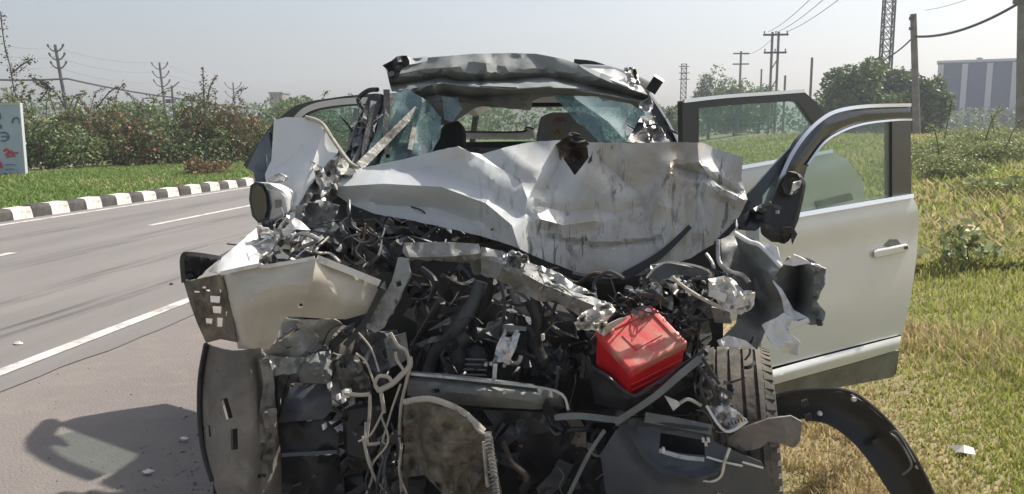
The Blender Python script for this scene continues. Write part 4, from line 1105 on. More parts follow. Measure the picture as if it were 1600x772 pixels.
for (x0, y0, x1, y1) in ((314, 447, 322, 452), (301, 454, 312, 458), (319, 452, 328, 456), (341, 452, 346, 458), (326, 462, 344, 474), (330, 478, 346, 490), (351, 486, 355, 494), (319, 497, 332, 507), (338, 496, 348, 511)):
    hl.append([(x0, y0), (x1, y0 + 1), (x1 - 1, y1), (x0 + 1, y1 - 1)])
panel("wing_inner_wall", [(287, 441, 2.50), (345, 428, 2.42), (356, 462, 2.43), (364, 500, 2.44), (370, 535, 2.46), (345, 530, 2.48), (322, 536, 2.5), (308, 505, 2.5), (297, 475, 2.5)], "muddy_panel", wing, res=6, amp=.012, freq=30, holes=hl, thick=.006)
panel("wing_pocket", [(286, 400, 2.50), (300, 397, 2.52), (345, 403, 2.62), (322, 422, 2.58), (300, 437, 2.52), (287, 440, 2.5)], "black_plastic", wing, res=6, amp=.03, freq=20, thick=.01)
strip("pocket_edge", [(287, 441, 2.47), (285, 402, 2.47), (300, 397, 2.49), (344, 403, 2.6)], .014, .01, "dark_metal", wing)
panel("wing_outer_skin", [(326, 424, 2.56), (352, 398, 2.66), (385, 370, 2.76), (402, 355, 2.82), (408, 380, 2.8), (404, 412, 2.62), (346, 427, 2.46)], "paint", car, res=8, amp=.02, freq=40, sharp=26)
panel("lamp_mount", [(440, 496, 2.52), (470, 500, 2.54), (520, 498, 2.58), (536, 508, 2.6), (500, 545, 2.58), (470, 568, 2.54), (428, 562, 2.5), (410, 548, 2.48), (432, 535, 2.5)], "grey_paint", car, res=6, amp=.025, freq=40, dents=6, dent_amp=.012, jag=2, holes=[[(440, 505), (460, 502), (468, 515), (450, 528), (434, 535)]])
panel("lamp_mount_lower", [(405, 552, 2.46), (465, 560, 2.5), (495, 552, 2.54), (470, 580, 2.5), (430, 588, 2.46), (410, 575, 2.45)], "grey_paint", car, res=6, amp=.03, freq=24, jag=2.5)
# upright bracket between wing and engine
br = panel("bracket", [(622, 402, 2.60), (640, 404, 2.60), (641, 425, 2.58), (632, 448, 2.56), (618, 478, 2.54), (600, 512, 2.52), (586, 520, 2.52), (572, 512, 2.52), (578, 490, 2.54), (596, 466, 2.54), (612, 440, 2.56)], "grey_paint", car, res=6, thick=.012, amp=.012, freq=18, holes=[[(618, 440), (626, 438), (628, 446), (620, 449)]], jag=1)
panel("bracket_wing", [(588, 455, 2.56), (602, 440, 2.56), (604, 456, 2.55), (580, 500, 2.53), (570, 525, 2.52), (556, 535, 2.52), (570, 500, 2.54)], "crushed_steel", br, res=6, thick=.006, amp=.03, freq=16)
strip("dark_strut", [(598, 450, 2.5), (572, 500, 2.49), (540, 540, 2.48)], .02, .012, "black_plastic", car)
panel("dark_gusset", [(560, 500, 2.54), (545, 525, 2.5), (520, 545, 2.5), (488, 550, 2.5), (510, 540, 2.52), (540, 510, 2.54)], "black_plastic", car, res=7, amp=.03, freq=20)

# ---- wheel arch liner, left
ln = panel("wheel_arch_liner", [(322, 538, 2.52), (360, 548, 2.45), (405, 546, 2.44), (420, 570, 2.46), (428, 610, 2.48), (434, 660, 2.50), (440, 720, 2.52), (440, 790, 2.54), (425, 850, 2.54), (372, 845, 2.46), (345, 790, 2.47), (330, 745, 2.5), (318, 700, 2.53), (313, 650, 2.55), (314, 590, 2.55)],
      "liner_brown", car, inner=[(372, 600, 2.38), (372, 680, 2.35), (385, 760, 2.35)], res=9, thick=.008, amp=.012, freq=60, folds=[([(400, 560), (415, 650), (408, 760)], .03, 18)],
      holes=[[(345, 624), (355, 621), (364, 652), (354, 656)], [(360, 671), (371, 669), (372, 702), (361, 704)], [(316, 668), (328, 664), (330, 682), (319, 686)]])
wire("liner_rim", [(322, 538, 2.5), (313, 590, 2.53), (312, 650, 2.53), (318, 705, 2.51), (332, 752, 2.48)], .009, "black_plastic", ln)
for k in range(4):
    wire("liner_tear", [(386 + k * 8, 748 - k * 2, 2.40), (391 + k * 8, 744, 2.40)], .006, "black_plastic", ln)
panel("liner_backing", [(318, 570, 2.62), (430, 560, 2.62), (445, 850, 2.65), (340, 850, 2.62)], "black_plastic", car, res=20, thick=.01, amp=.02, freq=50)
strip("liner_post", [(412, 560, 2.44), (420, 600, 2.44), (416, 640, 2.43), (414, 690, 2.43)], (.03, .045), .02, "crushed_steel", car)
panel("liner_flap", [(408, 640, 2.42), (432, 638, 2.42), (430, 690, 2.43), (425, 740, 2.45), (404, 742, 2.44), (416, 690, 2.42)], "liner_brown", car, res=7, amp=.04, freq=22, jag=2)

# ---- low left plastics
panel("splash_shield", [(456, 604, 2.52), (516, 598, 2.54), (520, 640, 2.50), (505, 655, 2.47), (434, 660, 2.47), (444, 630, 2.49)], "grey_plastic", car, inner=[(480, 625, 2.45)], res=8, amp=.015, freq=40)
panel("splash_shield_lower", [(434, 662, 2.50), (510, 656, 2.50), (530, 680, 2.48), (528, 706, 2.48), (440, 712, 2.48)], "black_plastic", car, res=8, amp=.015, freq=30)
strip("shield_lip", [(442, 711, 2.46), (528, 706, 2.46)], .012, .02, "grey_plastic", car)
panel("splash_shield_foot", [(440, 716, 2.52), (530, 710, 2.52), (545, 860, 2.56), (430, 860, 2.56)], "black_plastic", car, res=14, amp=.04, freq=50)
panel("bumper_corner", [(488, 552, 2.52), (516, 546, 2.54), (522, 575, 2.52), (514, 600, 2.5), (470, 598, 2.5), (462, 575, 2.5)], "primer", car, inner=[(495, 575, 2.44)], res=6, amp=.03, freq=22)
panel("bumper_corner", [(520, 552, 2.54), (560, 556, 2.56), (575, 590, 2.56), (580, 620, 2.58), (540, 620, 2.56), (522, 590, 2.54)], "crushed_steel", car, res=6, amp=.06, freq=20, holes=[[(530, 568), (540, 566), (541, 576), (532, 577)]], jag=2)
panel("air_duct", [(556, 520, 2.58), (620, 516, 2.6), (628, 552, 2.6), (600, 590, 2.58), (570, 570, 2.58)], "grey_plastic", car, res=7, amp=.04, freq=28)
panel("air_duct", [(600, 530, 2.55), (634, 520, 2.57), (640, 560, 2.57), (610, 575, 2.55)], "primer", car, res=7, amp=.03, freq=28)
slab("fog_lamp_housing", [(530, 640, 2.5), (590, 632, 2.52), (600, 700, 2.52), (575, 730, 2.5), (535, 715, 2.5)], .12, "black_plastic", car, bevel=.02)
for (x, y) in ((510, 600), (524, 618), (502, 664), (532, 622)):
    slab("clip", [(x, y, 2.44), (x + 5, y - 2, 2.44), (x + 7, y + 7, 2.44), (x + 2, y + 9, 2.44)], .02, "white_plastic", car, bevel=.002)
# hoses in pale plastic hanging at the front
HZ = [([(538, 614), (560, 617), (578, 616)], .011), ([(578, 617), (577, 650), (573, 690), (582, 694), (594, 692)], .009), ([(592, 612), (586, 600), (592, 588), (606, 589), (612, 596)], .010),
      ([(592, 610), (612, 600), (628, 585), (640, 572), (640, 558)], .015), ([(610, 520), (622, 540), (634, 548), (640, 570), (634, 600), (626, 640), (624, 700), (628, 780)], .009),
      ([(594, 606), (598, 630), (600, 645)], .011), ([(618, 550), (620, 562), (632, 580)], .008), ([(556, 552), (572, 566), (584, 596), (592, 608)], .006), ([(560, 520), (580, 545), (592, 580)], .005),
      ([(626, 600), (612, 640), (604, 668)], .006), ([(604, 668), (596, 700), (600, 740), (590, 790)], .006), ([(560, 690), (580, 678), (600, 640)], .006)]
for pts, r_ in HZ:
    wire("pale_hose", [(x, y, 2.43 + .0006 * (x - 560)) for x, y in pts], r_ * .62, "cream_hose", car)
slab("hose_connector", [(533, 610, 2.42), (545, 610, 2.42), (546, 622, 2.42), (534, 622, 2.42)], .03, "white_plastic", car, bevel=.003)
panel("hanging_mesh_scrap", [(594, 690, 2.46), (632, 660, 2.48), (630, 720, 2.5), (628, 850, 2.54), (585, 850, 2.52), (590, 740, 2.48)], "crushed_steel", car, res=6, amp=.08, freq=14, jag=3)
for k in range(10):
    x = 585 + rnd.uniform(-20, 45); y = 640 + rnd.uniform(0, 90)
    wire("loose_wire", [(x, y, 2.44), (x + rnd.uniform(-14, 14), y + 40, 2.42), (x + rnd.uniform(-25, 25), y + 85, 2.44), (x + rnd.uniform(-30, 30), y + 140, 2.45)], .004, rnd.choice(["black_plastic", "cream_hose", "grey_plastic"]), car)

# ---- radiator frame, crushed cross member
xm = panel("radiator_support", [(632, 379, 2.62), (700, 378, 2.64), (748, 381, 2.66), (752, 396, 2.64), (700, 401, 2.62), (640, 402, 2.6)], "grey_paint", car, res=6, thick=.03, amp=.02, freq=30)
panel("radiator_support_lip", [(660, 404, 2.64), (740, 398, 2.68), (790, 400, 2.7), (780, 428, 2.72), (742, 430, 2.72), (738, 412, 2.7), (690, 408, 2.68)], "primer", xm, res=6, thick=.01, amp=.05, freq=26)
panel("cross_member", [(752, 386, 2.64), (785, 392, 2.62), (800, 400, 2.6), (832, 412, 2.58), (870, 436, 2.56), (905, 458, 2.54), (945, 470, 2.52), (962, 486, 2.52), (940, 500, 2.5), (905, 494, 2.52), (885, 482, 2.53), (868, 470, 2.55), (848, 472, 2.56), (810, 456, 2.58), (782, 440, 2.6), (752, 425, 2.64)], "grey_paint", car, inner=[(830, 440, 2.52), (890, 470, 2.48), (790, 415, 2.56)], res=6, thick=.012, amp=.045, freq=32, dents=12, dent_amp=.02, dent_len=30, folds=[([(790, 412), (850, 445), (930, 478)], -.05, 14)], jag=1.5)
panel("bent_flange", [(785, 398, 2.56), (800, 390, 2.55), (822, 398, 2.54), (828, 412, 2.54), (806, 422, 2.54), (790, 414, 2.55)], "aluminium", car, res=4, amp=.07, freq=9, jag=2)
panel("bent_flange", [(832, 412, 2.55), (860, 420, 2.54), (900, 445, 2.52), (930, 460, 2.5), (900, 456, 2.5), (862, 436, 2.52)], "bare_metal", car, res=6, amp=.03, freq=14, jag=1.5)
panel("crumpled_bag", [(897, 506, 2.44), (912, 488, 2.44), (930, 478, 2.46), (950, 474, 2.48), (962, 484, 2.48), (948, 505, 2.46), (942, 524, 2.44), (926, 514, 2.43), (905, 516, 2.43)], "white_plastic", car, res=4, amp=.06, freq=10, jag=2)
for k in range(3):
    x = 955 + k * 12
    wire("loose_wire", [(x, 472 + rnd.uniform(-6, 6), 2.56), (x + 10, 462 + rnd.uniform(-6, 6), 2.56), (x + 24, 470, 2.58), (x + 30, 480, 2.6)], .003, "dark_metal", car)

# ---- engine bay: firewall, block, hoses
panel("firewall", [(455, 345, 3.40), (1130, 335, 3.40), (1130, 900, 3.30), (440, 900, 3.30)], "black_plastic", car, res=30, thick=.02, amp=.08, freq=80)
eng = slab("engine_block", [(650, 500, 2.85), (760, 470, 2.86), (900, 500, 2.86), (900, 600, 2.82), (880, 680, 2.82), (640, 660, 2.82)], .45, "dark_metal", car, bevel=.02, back=.9)
slab("valve_cover", [(690, 500, 2.78), (752, 462, 2.8), (775, 470, 2.8), (716, 552, 2.76), (690, 545, 2.76)], .1, "grey_plastic", eng, bevel=.015)
slab("alternator", [(690, 558, 2.72), (720, 530, 2.74), (760, 540, 2.74), (768, 590, 2.72), (700, 590, 2.72)], .14, "dark_metal", eng, bevel=.03)
for k in range(4): strip("alternator_fin", [(695, 560 + k * 8, 2.715), (760, 562 + k * 8, 2.72)], .006, .012, "primer", eng)
slab("intake_manifold", [(800, 560, 2.74), (860, 535, 2.76), (905, 552, 2.78), (898, 600, 2.74), (810, 600, 2.74)], .16, "black_plastic", eng, bevel=.03)
tens = panel("belt_tensioner", [(790, 511, 2.62), (812, 514, 2.62), (800, 550, 2.6), (792, 566, 2.6), (770, 566, 2.6), (776, 540, 2.62)], "aluminium", eng, res=6, thick=.02, amp=.02, freq=14, holes=[[(792, 518), (804, 519), (798, 528), (789, 526)]])
strip("tensioner_rib", [(808, 520, 2.6), (800, 545, 2.58), (790, 566, 2.58)], .02, .02, "aluminium", tens)
wire("tensioner_hook", [(792, 560, 2.59), (800, 568, 2.59), (810, 566, 2.59), (814, 556, 2.6)], .008, "bare_metal", tens)
strip("tensioner_foot", [(774, 568, 2.58), (772, 598, 2.57)], .014, .012, "aluminium", tens)
for (x, y) in ((756, 568), (764, 567), (785, 570), (791, 566)):
    slab("bolt", [(x, y, 2.57), (x + 5, y - 1, 2.57), (x + 6, y + 4, 2.57), (x + 1, y + 5, 2.57)], .02, "bare_metal", tens, bevel=.001)
strip("tensioner_cap", [(786, 510, 2.61), (822, 514, 2.62)], .014, .03, "primer", tens)
EH = [([(652, 505), (648, 485), (656, 470), (672, 464), (690, 468)], .006, "grey_plastic"), ([(690, 470), (672, 500), (650, 540), (646, 580)], .02, "black_plastic"), ([(724, 520), (745, 520), (770, 512), (790, 496)], .010, "primer"),
      ([(716, 535), (722, 518), (732, 510)], .016, "primer"), ([(700, 545), (730, 520), (760, 470), (770, 440)], .022, "black_plastic"), ([(780, 440), (788, 470), (786, 505)], .008, "dark_metal"),
      ([(840, 480), (850, 500), (872, 520), (900, 530)], .018, "black_plastic"), ([(822, 575), (850, 592), (880, 620), (890, 640)], .005, "grey_plastic"), ([(648, 560), (642, 585), (656, 580), (664, 550)], .006, "black_plastic"),
      ([(870, 470), (862, 500), (868, 520)], .008, "rust"), ([(905, 540), (912, 560), (908, 590)], .01, "primer"), ([(660, 420), (680, 440), (672, 470)], .014, "black_plastic"), ([(690, 430), (720, 445), (740, 438)], .012, "dark_metal"),
      ([(800, 590), (812, 575), (806, 600)], .01, "dark_metal"), ([(848, 470), (880, 500), (896, 500)], .008, "dark_metal"), ([(740, 545), (750, 530), (778, 535)], .006, "grey_plastic")]
for pts, r_, m_ in EH:
    wire("hose", [(x, y, 2.72 + .06 * math.sin(x * .07)) for x, y in pts], r_ * .75, m_, eng)
for pts, r_, m_ in (([(668, 590), (676, 556), (700, 530), (722, 500), (742, 470), (752, 440)], .026, "grey_plastic"), ([(700, 596), (716, 568), (716, 540), (734, 522)], .034, "dark_metal"), ([(742, 520), (770, 522), (792, 508), (800, 486)], .02, "grey_plastic"),
      ([(655, 470), (668, 500), (662, 540), (648, 575)], .016, "dark_metal"), ([(830, 470), (842, 500), (836, 540), (850, 570)], .026, "dark_metal"), ([(868, 560), (892, 548), (912, 562), (915, 590)], .022, "grey_plastic"), ([(800, 450), (812, 480), (840, 492), (868, 488)], .014, "primer")):
    wire("pipe", [(x, y, 2.76 + .03 * math.sin(x * .05)) for x, y in pts], r_, m_, eng, 7, 10)
slab("white_plug", [(845, 523, 2.6), (850, 522, 2.6), (851, 532, 2.6), (846, 533, 2.6)], .02, "white_plastic", eng, bevel=.002)
def clutter(x0, x1, y0, y1, Y0, Y1, n, seed, mats, parent=eng, big=1.0):
    r_ = random.Random(seed)
    for k in range(n):
        x = r_.uniform(x0, x1); y = r_.uniform(y0, y1); Y_ = r_.uniform(Y0, Y1); t = r_.random(); m_ = r_.choice(mats)
        if t < .22:
            a = r_.uniform(0, 6.28); L = r_.uniform(14, 34) * big
            p = [(x, y, Y_), (x + math.cos(a) * L, y + math.sin(a) * L, Y_ + r_.uniform(-.05, .05))]
            for _ in range(2):
                a += r_.uniform(-1.1, 1.1); q = p[-1]; p.append((q[0] + math.cos(a) * L, q[1] + math.sin(a) * L, Y_ + r_.uniform(-.06, .06)))
            wire("hose", p, r_.uniform(.003, .010) * big, m_, parent)
        elif t < .7:
            w = r_.uniform(10, 26) * big; h = r_.uniform(8, 22) * big; c_ = r_.uniform(-.8, .8)
            pts = []
            for i in range(6):
                aa = i * 1.047 + r_.uniform(-.35, .35); rr = r_.uniform(.6, 1.15)
                u_, v_ = math.cos(aa) * w * rr, math.sin(aa) * h * rr
                pts.append((x + u_ * math.cos(c_) - v_ * math.sin(c_), y + u_ * math.sin(c_) + v_ * math.cos(c_), Y_ + r_.uniform(-.06, .06)))
            panel("torn_sheet", pts, m_, parent, res=7, amp=.05, freq=16, jag=1.5)
        elif t < .85:
            w = r_.uniform(8, 20) * big; h = r_.uniform(8, 20) * big; s_ = r_.uniform(-6, 6)
            slab("housing", [(x - w, y - h + s_, Y_), (x + w * .8, y - h, Y_), (x + w, y + h * .9, Y_ - .02), (x - w * .9, y + h + s_, Y_)], r_.uniform(.05, .12), m_, parent, bevel=.008)
        else:
            a = r_.uniform(-.6, .9); L = r_.uniform(20, 50) * big
            strip("bracket_bar", [(x - math.cos(a) * L / 2, y - math.sin(a) * L / 2, Y_), (x, y + r_.uniform(-4, 4), Y_ - .02), (x + math.cos(a) * L / 2, y + math.sin(a) * L / 2, Y_ + r_.uniform(-.05, .05))], r_.uniform(.008, .022) * big, .012, m_, parent)
DK = ["black_plastic", "black_plastic", "black_plastic", "dark_metal", "dark_metal", "grey_plastic", "rust", "dark_metal"]
clutter(640, 910, 430, 600, 2.80, 2.95, 44, 101, DK)
clutter(470, 640, 352, 420, 2.86, 3.02, 40, 102, DK + ["primer"], car)
clutter(560, 780, 352, 380, 3.08, 3.2, 22, 103, DK, car)
clutter(900, 1110, 455, 560, 2.62, 2.85, 60, 104, DK + ["dark_metal", "crushed_steel"], car)
clutter(1000, 1150, 425, 475, 2.64, 2.85, 34, 105, ["dark_metal", "aluminium", "black_plastic", "crushed_steel", "bare_metal"], car, .8)
clutter(440, 600, 560, 790, 2.56, 2.66, 26, 106, DK + ["crushed_steel", "liner_brown"], car)
clutter(640, 1000, 600, 800, 2.62, 2.85, 46, 107, ["black_plastic", "dark_metal", "black_plastic", "rust", "liner_brown"], car, 1.3)
clutter(410, 500, 365, 420, 2.7, 2.8, 18, 108, ["aluminium", "black_plastic", "crushed_steel", "primer", "white_plastic"], car, .8)
clutter(1090, 1180, 540, 640, 2.42, 2.5, 8, 109, ["aluminium", "dark_metal", "primer"], car, .6)
clutter(920, 1000, 640, 790, 2.5, 2.6, 14, 110, DK, car)

def tangle(x0, x1, y0, y1, Y0, Y1, n, seed, mats, parent):
    r_ = random.Random(seed)
    for k in range(n):
        x, y, Y_ = r_.uniform(x0, x1), r_.uniform(y0, y1), r_.uniform(Y0, Y1); a = r_.uniform(0, 6.28); p = [(x, y, Y_)]
        for i in range(r_.randint(2, 5)):
            a += r_.uniform(-1.3, 1.3); L = r_.uniform(10, 26); q = p[-1]; p.append((q[0] + math.cos(a) * L, q[1] + math.sin(a) * L, Y_ + r_.uniform(-.05, .05)))
        if r_.random() < .42: wire("loose_wire", p, r_.uniform(.0014, .003), r_.choice(mats), parent, 4, 5)
        else: strip("torn_strip", p[:3], (r_.uniform(.006, .018), .003), .004, r_.choice(mats), parent, sub=3)
MID = ["primer", "dark_metal", "dark_metal", "grey_plastic", "black_plastic", "black_plastic", "crushed_steel"]
tangle(650, 900, 440, 590, 2.62, 2.78, 40, 401, MID, eng)
tangle(460, 620, 365, 420, 2.80, 2.9, 22, 402, MID, car)
tangle(440, 600, 540, 760, 2.48, 2.54, 16, 403, MID, car)
tangle(950, 1100, 460, 500, 2.54, 2.66, 18, 404, MID, car)
tangle(1010, 1100, 490, 550, 2.54, 2.64, 14, 405, MID, car)
tangle(700, 940, 640, 760, 2.50, 2.56, 22, 406, ["dark_metal", "primer", "rust", "grey_plastic"], car)
tangle(1070, 1150, 580, 690, 2.40, 2.46, 8, 407, MID, car)
tangle(545, 590, 190, 250, 3.62, 3.75, 12, 408, ["dark_metal", "black_plastic", "primer"], car)
tangle(1005, 1030, 175, 215, 3.62, 3.72, 8, 409, MID, car)
tangle(410, 520, 360, 395, 2.68, 2.78, 14, 410, MID + ["aluminium", "white_plastic"], car)
def shards(x0, x1, y0, y1, Y0, Y1, n, seed, mats, parent, k_=1.0):
    """torn pieces of sheet and broken plastic with straight, angular edges"""
    r_ = random.Random(seed)
    for k in range(n):
        x, y, Y_ = r_.uniform(x0, x1), r_.uniform(y0, y1), r_.uniform(Y0, Y1); a = r_.uniform(0, 6.28); L = r_.uniform(10, 30) * k_; w = r_.uniform(4, 13) * k_
        ca, sa = math.cos(a), math.sin(a)
        q = [(-L, -w * r_.uniform(.3, 1)), (L * r_.uniform(-.3, .3), -w), (L, -w * r_.uniform(0, .6)), (L * r_.uniform(.5, .9), w * r_.uniform(.4, 1)), (L * r_.uniform(-.4, .2), w * r_.uniform(.2, .7)), (-L * .8, w)]
        panel("torn_sheet", [(x + u * ca - v * sa, y + u * sa + v * ca, Y_ + r_.uniform(-.05, .05)) for u, v in q], r_.choice(mats), parent, res=9, amp=.02, freq=22, thick=.003, dents=1, dent_amp=.015, dent_len=20)
shards(650, 900, 430, 600, 2.70, 2.82, 13, 411, ["dark_metal", "grey_plastic", "dark_metal", "grey_plastic", "black_plastic"], eng, 1.3)
shards(440, 600, 545, 770, 2.50, 2.56, 9, 412, ["crushed_steel", "primer", "liner_brown", "grey_plastic", "black_plastic"], car)
shards(470, 640, 352, 420, 2.84, 2.96, 26, 413, ["dark_metal", "grey_plastic", "black_plastic", "primer"], car)
shards(930, 1110, 450, 560, 2.58, 2.70, 26, 414, ["dark_metal", "grey_plastic", "black_plastic", "primer", "crushed_steel"], car)
shards(700, 960, 640, 780, 2.52, 2.60, 20, 415, ["black_plastic", "dark_metal", "liner_brown", "grey_plastic"], car, 1.3)
# ---- low front: bumper beam, muddy sheet, braided strap
bb = panel("bumper_beam", [(638, 585, 2.50), (700, 590, 2.48), (780, 599, 2.47), (862, 610, 2.50), (876, 616, 2.52), (882, 636, 2.54), (840, 640, 2.52), (760, 636, 2.49), (690, 630, 2.5), (636, 618, 2.52)], "primer", car, inner=[(760, 616, 2.44)], res=7, thick=.012, amp=.008, freq=60, folds=[([(640, 588), (760, 600), (865, 612)], .03, 8), ([(700, 612), (860, 630)], -.012, 16)], holes=[[(674, 608), (686, 607), (688, 615), (676, 617)]])
strip("beam_lip", [(638, 584, 2.49), (760, 596, 2.46), (868, 611, 2.5), (888, 640, 2.5)], .008, .014, "bare_metal", bb)
mp_ = panel("muddy_sheet", [(630, 628, 2.42), (665, 625, 2.40), (705, 634, 2.38), (735, 650, 2.38), (760, 680, 2.38), (775, 720, 2.38), (785, 790, 2.4), (785, 860, 2.42), (626, 860, 2.44), (628, 760, 2.46), (632, 690, 2.44)], "muddy_panel", car, inner=[(690, 690, 2.36)], res=7, amp=.05, freq=38, jag=1.5, holes=[[(640, 745), (662, 742), (690, 770), (672, 800), (636, 800)]])
wire("sheet_edge_pipe", [(632, 628, 2.40), (668, 623, 2.38), (700, 632, 2.36), (726, 646, 2.36), (756, 674, 2.36)], .010, "cream_hose", mp_)
wire("sheet_edge_pipe", [(700, 634, 2.37), (734, 652, 2.36), (744, 668, 2.35), (756, 678, 2.35)], .006, "cream_hose", mp_)
wire("braided_strap", [(762, 676, 2.34), (766, 700, 2.34), (771, 735, 2.34), (780, 790, 2.35), (786, 850, 2.36)], .012, "aluminium", mp_)
for k in range(22):
    yy = 684 + k * 6; xx = 763 + (yy - 680) * .13
    wire("strap_coil", [(xx - 6, yy + 1, 2.328), (xx, yy - 1, 2.322), (xx + 6, yy + 1, 2.328)], .003, "crushed_steel", mp_, 3, 5)
wire("pale_hose", [(756, 690, 2.35), (758, 720, 2.34), (762, 760, 2.35)], .006, "cream_hose", mp_)
wire("bent_rod", [(786, 690, 2.4), (800, 722, 2.38), (820, 742, 2.37), (822, 752, 2.37)], .009, "rust", car)
panel("dark_undertray", [(740, 640, 2.56), (880, 645, 2.58), (960, 690, 2.58), (980, 860, 2.62), (790, 860, 2.6), (780, 720, 2.56)], "black_plastic", car, res=14, amp=.05, freq=60)
strip("lower_rail", [(868, 652, 2.5), (905, 650, 2.48), (960, 656, 2.46), (1000, 660, 2.46)], .02, .02, "primer", car)
strip("thin_strut", [(945, 672, 2.46), (920, 710, 2.44), (888, 775, 2.42)], .012, .012, "primer", car)

# ---- battery: a thing of its own, resting in the torn bay
pC, pB, pD = U(985, 580, 2.38), U(1066, 540, 2.475), U(926, 526, 2.48)
a_ = pB - pC; b_ = pD - pC; la = a_.length; a_.normalize(); b_ = b_ - a_ * b_.dot(a_); lb = b_.length; b_.normalize(); n_ = a_.cross(b_).normalized()
if n_.dot(Vector((0, 0, CAMZ)) - pC) < 0: n_ = -n_
Mb = Matrix((a_, b_, n_)).transposed()
la *= 1.07; lb *= 1.05; hb_ = 0.155
bat_c = pC + a_ * la / 2 + b_ * lb / 2 - n_ * hb_ / 2
bat = thing("car_battery", "bright red car battery tipped forward in the torn engine bay", "battery", bat_c)
MB().box(bat_c - n_ * .012, (la, lb, hb_ - .024), Mb).build("case", "red_case", bat, False, bevel=.006)
lid = MB().box(bat_c + n_ * (hb_ / 2 - .006), (la + .008, lb + .008, .030), Mb).build("lid", "red_lid", bat, False, bevel=.006)
for k in range(2):
    MB().box(bat_c - n_ * (.0 + k * .03 - .01) - b_ * (lb / 2 + .001), (la * .94, .004, .004), Mb).build("case_rib", "red_case", bat, False, bevel=.002)
for s in (-.34, .34):
    MB().lathe([(0, 0), (0, .012), (.022, .010), (.022, 0)], bat_c + n_ * (hb_ / 2 + .006) + a_ * la * s + b_ * lb * .34, n_, 12).build("terminal", "aluminium", lid)
MB().box(bat_c + n_ * (hb_ / 2 + .011) + b_ * lb * .40, (la * .8, .018, .008), Mb).build("lid_rib", "red_lid", lid, False, bevel=.002)
MB().box(bat_c + n_ * (hb_ / 2 + .0105) - a_ * la * -.43, (.012, lb * .86, .007), Mb).build("lid_rib", "red_lid", lid, False, bevel=.002)
for k in range(5):
    MB().box(bat_c + a_ * (la / 2 + .008) + b_ * (-.4 + k * .2) * lb + n_ * (hb_ / 2 - .03), (.016, lb * .09, .045), Mb).build("handle_lug", "red_case", bat, False, bevel=.003)
MB().box(bat_c + n_ * (hb_ / 2 + .0105) + a_ * la * .02 + b_ * .0, (la * .5, lb * .38, .003), Mb @ Euler((0, 0, .06)).to_matrix()).build("paper_label", "red_lid", lid, False)
tag(bat, group=None)
panel("torn_tab", [(946, 524, 2.44), (964, 508, 2.46), (980, 496, 2.48), (968, 498, 2.46), (948, 508, 2.44), (940, 520, 2.43)], "cream_hose", car, res=6, amp=.01, freq=10)
wire("battery_tray_edge", [(926, 576, 2.44), (948, 588, 2.38), (986, 618, 2.36), (1012, 608, 2.36), (1060, 578, 2.4)], .006, "black_plastic", car)
panel("battery_tray", [(915, 560, 2.6), (950, 590, 2.46), (985, 622, 2.42), (1020, 612, 2.42), (1080, 570, 2.5), (1085, 600, 2.52), (1000, 650, 2.46), (930, 630, 2.52)], "black_plastic", car, res=8, amp=.03, freq=30)
# bars in front of and around the battery
strip("diagonal_bar", [(1094, 560, 2.36), (1060, 588, 2.35), (1020, 622, 2.36), (962, 660, 2.38)], (.022, .018), .02, "primer", car)
wire("loose_wire", [(1030, 600, 2.36), (1060, 575, 2.36), (1100, 548, 2.38)], .005, "black_plastic", car)
bx = panel("fuse_box_cover", [(1040, 410, 2.56), (1106, 422, 2.58), (1108, 440, 2.58), (1060, 428, 2.56), (1028, 440, 2.54), (1010, 432, 2.54)], "grey_plastic", car, res=6, thick=.01, amp=.01, freq=20)
strip("cover_edge", [(1010, 434, 2.53), (1040, 410, 2.54), (1107, 423, 2.56), (1108, 460, 2.56)], .006, .01, "aluminium", bx)
wire("loose_wire", [(1050, 432, 2.5), (1066, 446, 2.5), (1095, 465, 2.48), (1134, 484, 2.46)], .006, "cream_hose", car)
for k in range(16):
    x = 1055 + rnd.uniform(0, 50); y = 430 + rnd.uniform(0, 32)
    slab("broken_connector", [(x, y, 2.54), (x + 5, y + 1, 2.54), (x + 6, y + 5, 2.54), (x + 1, y + 5, 2.54)], .02, rnd.choice(["white_plastic", "black_plastic", "aluminium", "grey_plastic"]), car, bevel=.002)
hs_ = panel("headlamp_shell", [(1106, 436, 2.52), (1130, 432, 2.5), (1150, 440, 2.48), (1160, 462, 2.46), (1180, 458, 2.46), (1178, 478, 2.46), (1158, 492, 2.46), (1140, 488, 2.47), (1120, 470, 2.5), (1108, 458, 2.52)], "white_plastic", car, res=5, amp=.06, freq=16, jag=2)
panel("headlamp_bowl", [(1112, 480, 2.52), (1140, 486, 2.5), (1142, 506, 2.5), (1116, 504, 2.52)], "primer", hs_, res=5, amp=.02, freq=16)
for k in range(10):
    x = 1108 + rnd.uniform(0, 55); y = 440 + rnd.uniform(0, 45)
    strip("lamp_shard", [(x, y, 2.46), (x + rnd.uniform(6, 24), y + rnd.uniform(-8, 10), 2.45)], rnd.uniform(.008, .022), .004, rnd.choice(["aluminium", "white_plastic", "bare_metal"]), hs_)

